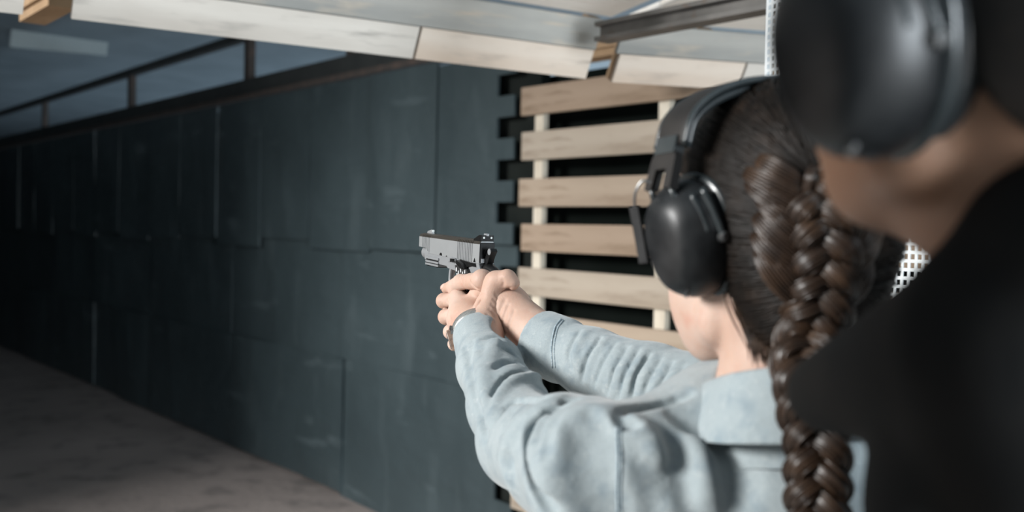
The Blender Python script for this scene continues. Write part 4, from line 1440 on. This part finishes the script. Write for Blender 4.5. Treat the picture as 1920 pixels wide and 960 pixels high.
# soft twisted locks lying beside the braid on the back of the head
locks = []
for i in range(9):
    for side in (1, -1):
        x = .06 + i * .105
        c0 = spine_at(x); k0 = int(np.clip(x, 0, 1) * (nsp * .40))
        lt = lat[k0] * side; up = -T_[k0]
        st = c0 + lt * (.050 + .01 * r.uniform(-1, 1)) + up * (.030 + .006 * r.uniform(-1, 1))
        en = c0 + lt * .006 - up * .010
        t = np.linspace(0, 1, 10)[:, None]
        base = st * (1 - t) + en * t
        base, N = project(base, hair_full, .0020)
        base = base + N * (.0060 * np.sin(np.pi * np.clip(t * 1.05, 0, 1)) ** .8)
        ax = np.cross(N, np.gradient(base, axis=0)); ax /= np.linalg.norm(ax, axis=1)[:, None]
        prof = .0072 * (np.sin(np.pi * np.linspace(.12, .95, 10)) ** .6)
        for h in range(16):
            an = 2 * np.pi * h / 16
            w = base + N * (prof * math.cos(an) * .55)[:, None] + ax * (prof * math.sin(an))[:, None]
            locks.append(tube_data(w, np.r_[.0007, np.full(8, .00125), .0006], 4))
v, f = merge(locks)
lo_ = mesh_obj('hair_locks', v - WO, f, M_braid, hair_o, smooth=True)
lo_['kind'] = 'stuff'

# fine wisps on the nape
A_, B_ = [], []
for i in range(260):
    u = r.uniform(0, 1)
    A_.append(H(-.020 - .045 * u, .062 - .030 * u + r.normal(0, .004), -.030 - .030 * u + r.normal(0, .008)))
    B_.append(P(1395 + 85 * u + r.normal(0, 10), 655 + 30 * u + r.normal(0, 14), .765))
t = np.linspace(0, 1, 10)
pts = np.array(A_)[:, None] * (1 - t)[None, :, None] + np.array(B_)[:, None] * t[None, :, None]
pts = pts + r.normal(0, .003, (260, 1, 3)) * np.sin(np.pi * t)[None, :, None]
fl_, N_ = project(pts.reshape(-1, 3), lambda p: np.minimum(head(p), hair(p)), .0007)
W_ = fl_.reshape(260, 10, 3)
v, f = merge([tube_data(p, np.r_[np.full(6, .0006), .0005, .0004, .0003, .0002], 3) for p in W_])
wi = mesh_obj('nape_wisps', v - WO, f, M_braid, hair_o, smooth=True)
wi['kind'] = 'stuff'

# ------------------------------------------------------------------ collar, seams, watch
def band(name, rings, m, parent, closed=True):
    n = len(rings[0]); vs = np.vstack(rings); fs = []
    for i in range(len(rings) - 1):
        for j in range(n if closed else n - 1):
            fs.append([i * n + j, i * n + (j + 1) % n, (i + 1) * n + (j + 1) % n, (i + 1) * n + j])
    return mesh_obj(name, vs - WO, fs, m, parent, smooth=True)
th = np.linspace(0, 2 * np.pi, 64, endpoint=False)
cf_ = nrm(np.array([-math.sin(math.radians(18)), math.cos(math.radians(18)), 0])); cl_ = np.array([-cf_[1], cf_[0], 0])
def ring(r, z, wob=0.0, tilt=.0):
    c = NE_ + np.array([-.004, .004, .014])
    dirs = cf_ * np.cos(th)[:, None] + cl_ * np.sin(th)[:, None]
    rr = r * (1 + .05 * np.cos(2 * th)) + wob * np.sin(3 * th + 1) + wob * .7 * np.sin(7 * th)
    zz = z - tilt * np.cos(th)
    return c + dirs * rr[:, None] + EZ * zz[:, None]
ZC = .062
rings = [ring(.0640, -.010, .001, .012), ring(.0635, ZC * .5, .001, .014), ring(.0640, ZC - .004, .001, .018), ring(.0660, ZC, .001, .019), ring(.0685, ZC - .002, .001, .019),
         ring(.0715, ZC - .012, .0012, .018), ring(.0785, ZC - .030, .0016, .016), ring(.0860, ZC - .048, .0022, .014), ring(.0870, ZC - .0505, .0022, .014), ring(.0850, ZC - .051, .0022, .014), ring(.0760, ZC - .034, .0016, .015), ring(.0690, ZC - .016, .001, .017)]
col_o = band('collar', rings, M_denim, shirt_o)
# stitched lines
def stitch(pts, parent, r=.0009, d0=.6, d1=1.4, field=None, off=.0004, name='seam'):
    P3 = raymarch_many(field or shirt, spline(np.array(pts, float), 8), d0, d1)
    v, f = tube_data(P3 + (CAM - P3) / np.linalg.norm(CAM - P3, axis=1)[:, None] * off, r, 6)
    return mesh_obj(name, v - WO, f, M_seam, parent, smooth=True)
stitch([(1156, 800), (1158, 860), (1157, 920), (1158, 975)], shirt_o)
stitch([(1163, 800), (1165, 860), (1164, 920), (1165, 975)], shirt_o, r=.0006)
stitch([(1052, 598), (1040, 615), (1034, 650), (1036, 690)], shirt_o, d0=1.0)
stitch([(1056, 600), (1045, 617), (1039, 652), (1041, 690)], shirt_o, r=.0006, d0=1.0)

M_watchb = mat('watch_mesh_band', (0.42, 0.42, 0.40), 0.4, .6, noise=[(500, 2, (0.3, 0.3, 0.29), .45, .6)])
M_gold = mat('rose_gold', (0.62, 0.40, 0.30), 0.25, .9, noise=[(80, 2, (0.66, 0.45, 0.35), .4, .6)])
M_dial = mat('watch_dial', (0.70, 0.68, 0.64), 0.3, noise=[(80, 2, (0.64, 0.62, 0.58), .4, .6)])
M_glass = mat('watch_glass', (0.05, 0.05, 0.05), 0.08, spec=.8, noise=[(20, 2, (0.07, 0.07, 0.07), .4, .6)])
wc = c_end - dL * .0065
watch = empty('wristwatch', V(wc)); tag(watch, 'slim wristwatch with pale mesh band on the front wrist', 'watch')
def dir_px(px, py):
    v_ = P(px, py, 1.238) - wc; v_ = v_ - dL * v_.dot(dL); return nrm(v_)
wu = dir_px(wc[0] * 0 + 898, 560); wl_ = np.cross(dL, wu)
if wl_.dot(CR) > 0: wl_ = -wl_
def wring(r, x, th0=0, n=48):
    t = np.linspace(0, 2 * np.pi, n, endpoint=False)
    return (wu * np.cos(t)[:, None] * r * .97 + wl_ * np.sin(t)[:, None] * r) - dL * x
rw = .0300
bnd = [wring(rw, -.0070), wring(rw + .0010, -.0070), wring(rw + .0014, 0), wring(rw + .0010, .0070), wring(rw, .0070), wring(rw, -.0070)]
n = 48; vs = np.vstack(bnd[:-1]); fs = []
for i in range(5):
    for j in range(n): fs.append([i * n + j, i * n + (j + 1) % n, ((i + 1) % 5) * n + (j + 1) % n, ((i + 1) % 5) * n + j])
mesh_obj('band', vs, fs, M_watchb, watch, smooth=True)
case_d = nrm(wl_ * .93 - wu * .36)
def disc(name, d0, d1, r0, r1, m, parent):
    v, f = tube_data(np.array([case_d * d0, case_d * (d0 + d1) / 2, case_d * d1]), [r0, max(r0, r1), r1], 28)
    return mesh_obj(name, v, f, m, parent, smooth=False)
cs = disc('case', rw - .001, rw + .0060, .0135, .0130, M_gold, watch)
disc('dial', rw + .0058, rw + .0064, .0118, .0118, M_dial, cs)
disc('glass', rw + .0064, rw + .0072, .0110, .0100, M_glass, cs)
for sx in (-1, 1):
    q = nrm(case_d + np.cross(dL, case_d) * .46 * sx) * (rw + .0022)
    bm = bmesh.new(); bm_box(bm, q, dL, nrm(np.cross(dL, q)), nrm(q), .0125, .0060, .0042); bm_obj('lug', bm, M_wire, watch, bevel=.0008)
q = nrm(-wl_ * .90 + wu * .42) * (rw + .0018)
bm = bmesh.new(); bm_box(bm, q, dL, nrm(np.cross(dL, q)), nrm(q), .0150, .0085, .0040); bm_obj('clasp', bm, M_wire, watch, bevel=.0008)
# ------------------------------------------------------------------ the instructor close to the camera
M_skin2 = mat('skin_shade_dark', (0.27, 0.15, 0.097), 0.5, spec=.35, sss=.12, noise=[(9, 4, (0.30, 0.17, 0.11), .45, .7), (120, 3, (0.21, 0.115, 0.075), .6, .85)], bump=[(200, .1, .001)])  # tan lowered further: the shade on his neck and jaw is in this colour
M_tee = mat('black_cotton', (0.010, 0.010, 0.010), 0.9, spec=.15, noise=[(20, 4, (0.014, 0.013, 0.012), .4, .7)], bump=[(60, .2, .003), (900, .1, .0006)])
M_hair2 = mat('short_black_hair', (0.012, 0.010, 0.009), 0.55, noise=[(200, 3, (0.022, 0.017, 0.014), .45, .7)], bump=[(500, .5, .002)])
YM = math.radians(28)
mf = np.array([-math.sin(YM), math.cos(YM), 0.0]); ml = np.array([-math.cos(YM), -math.sin(YM), 0.0])
_pm = math.radians(-2)
mf, mu = nrm(mf * math.cos(_pm) - EZ * math.sin(_pm)), nrm(EZ * math.cos(_pm) + mf * math.sin(_pm))
MR3 = np.stack([mf, ml, mu], 1)
cup_m = P(1612, 92, .425)
ml_loc = (.000, .090, -.030)
MC = cup_m - mf * ml_loc[0] - ml * ml_loc[1] - mu * ml_loc[2]
def HM(f, l, u): return MC + mf * f + ml * l + mu * u
man = empty('person', (float(MC[0]) + .1, float(MC[1]) - .05, 0.0))
tag(man, 'blurred instructor in black shirt and ear defenders in the right foreground', 'person')
MO = np.array(man.location)
mh = Field()
mh.ell(HM(-.012, 0, .032), (.100, .078, .090), MR3, .01)
mh.ell(HM(.030, 0, -.030), (.066, .064, .084), MR3, .03)
for s in (1, -1):
    mh.chain([HM(-.004, .055 * s, -.050), HM(.000, .052 * s, -.072), HM(.048, .026 * s, -.084), HM(.064, 0, -.084)], [.018, .018, .017, .018], .014)
    mh.ell(HM(.066, .038 * s, -.012), (.020, .022, .016), MR3, .02)
    mh.sub(lambda p, s=s: sd_ell(p, HM(.100, .033 * s, .006), (.014, .018, .010), MR3), .012)
    mh.ell(HM(.082, .032 * s, .005), (.012, .013, .011), MR3, .003)
    mh.ell(HM(-.006, .079 * s, -.005), (.016, .006, .032), MR3, .006)
mh.chain([HM(.090, 0, .012), HM(.112, 0, -.028), HM(.103, 0, -.037)], [.010, .014, .012], .012)
mh.ell(HM(.088, 0, -.066), (.012, .024, .007), MR3, .006)
mh.ell(HM(.086, 0, -.076), (.012, .020, .007), MR3, .006)
mh.subcone(HM(.101, -.018, -.071), HM(.101, .018, -.071), .0018, .0018, .003)
NM = P(2080, 350, .455)
mh.cone(HM(-.025, 0, -.050), NM, .056, .048, .012)
mh.cone(HM(-.005, 0, -.085), NM + CF * .01, .046, .042, .012)
v1, q1 = polymesh(mh, np.minimum(HM(0, 0, 0), NM) - .16, np.maximum(HM(0, 0, 0), NM) + .16, .004)

MS = P(1908, 650, .43)           # left shoulder
ME = P(1553, 736, .55)           # left elbow, arms folded
MH = P(1765, 960, .47)
tee = Field()
tee.chain([P(2110, 440, .41), P(2040, 490, .415), MS, ME], [.050, .050, .050, .0225], .006)
tee.chain([P(1730, 745, .50), MH], [.024, .036], .006)
TC = P(2120, 1150, .50)
tee.ell(TC, (.125, .12, .27), None, .006)
tee.cone(MS, TC, .050, .10, .006)
tee.cone(P(2150, 520, .42), TC, .055, .12, .006)
MS2 = P(2500, 640, .62)
tee.cone(P(2063, 490, .42), MS2, .05, .06, .006)
tee.ell(TC - EZ * .30, (.17, .13, .26), None, .01)
lo = np.array([.12, .25, 0.80]); hi = np.array([1.0, .85, 1.60])
v, q = polymesh(tee, lo, hi, .006)
tee_o = mesh_obj('shirt', v - MO, q, M_tee, man, smooth=True)
leg = Field()
for s in (-1, 1):
    hip = np.array([TC[0] + .09 * s, TC[1], .86]); leg.chain([hip, hip + np.array([.01 * s, .03, -.40]), hip + np.array([.03 * s, 0, -.775])], [.095, .065, .042], .04)
    a_ = hip + np.array([.03 * s, 0, -.82]); leg.cone(a_, a_ + mf * .17 * np.array([1, 1, 0]), .040, .034, .03)
leg.ell(np.array([TC[0], TC[1], .90]), (.17, .125, .14), None, .05)
leg.chain([MS + EZ * -.02, ME, P(1740, 760, .5), MH], [.03, .012, .015, .022], .02)
leg.cone(NM, TC, .045, .08, .03)
leg.cone(TC, np.array([TC[0], TC[1], .9]), .12, .12, .05)
v2, q2 = polymesh(leg, np.array([.15, .2, 0.0]), np.array([1.0, .95, 1.6]), .012)
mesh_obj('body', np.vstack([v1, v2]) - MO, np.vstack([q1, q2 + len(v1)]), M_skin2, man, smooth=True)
trs = Field()
for s in (-1, 1):
    hip = np.array([TC[0] + .09 * s, TC[1], .86]); trs.chain([hip, hip + np.array([.01 * s, .03, -.40]), hip + np.array([.03 * s, 0, -.74])], [.105, .078, .060], .04)
trs.ell(np.array([TC[0], TC[1], .90]), (.18, .135, .14), None, .05)
v, q = polymesh(trs, np.array([.15, .2, 0.03]), np.array([1.0, .95, 1.1]), .012)
mesh_obj('trousers', v - MO, q, M_tee, man, smooth=True)
hm_ = Field()
hm_.ell(HM(-.020, 0, .036), (.106, .084, .093), MR3, .02)
hm_.ell(HM(-.055, 0, -.030), (.055, .062, .050), MR3, .04)
hm_.sub(lambda p: -((p - HM(.045, 0, .03).astype(np.float32)) @ nrm(mf * 1.0 - mu * .6).astype(np.float32)), .01)
hm_.sub(lambda p: -((p - HM(-.03, 0, -.04).astype(np.float32)) @ nrm(mf * 1.0 - mu * .5).astype(np.float32)), .01)
v, q = polymesh(hm_, MC - .17, MC + .17, .005)
mesh_obj('hair', v - MO, q, M_hair2, man, smooth=True)
ear_defender(MC, mf, ml, mu, ml_loc, 'black ear defenders on the blurred foreground instructor', spring=False)
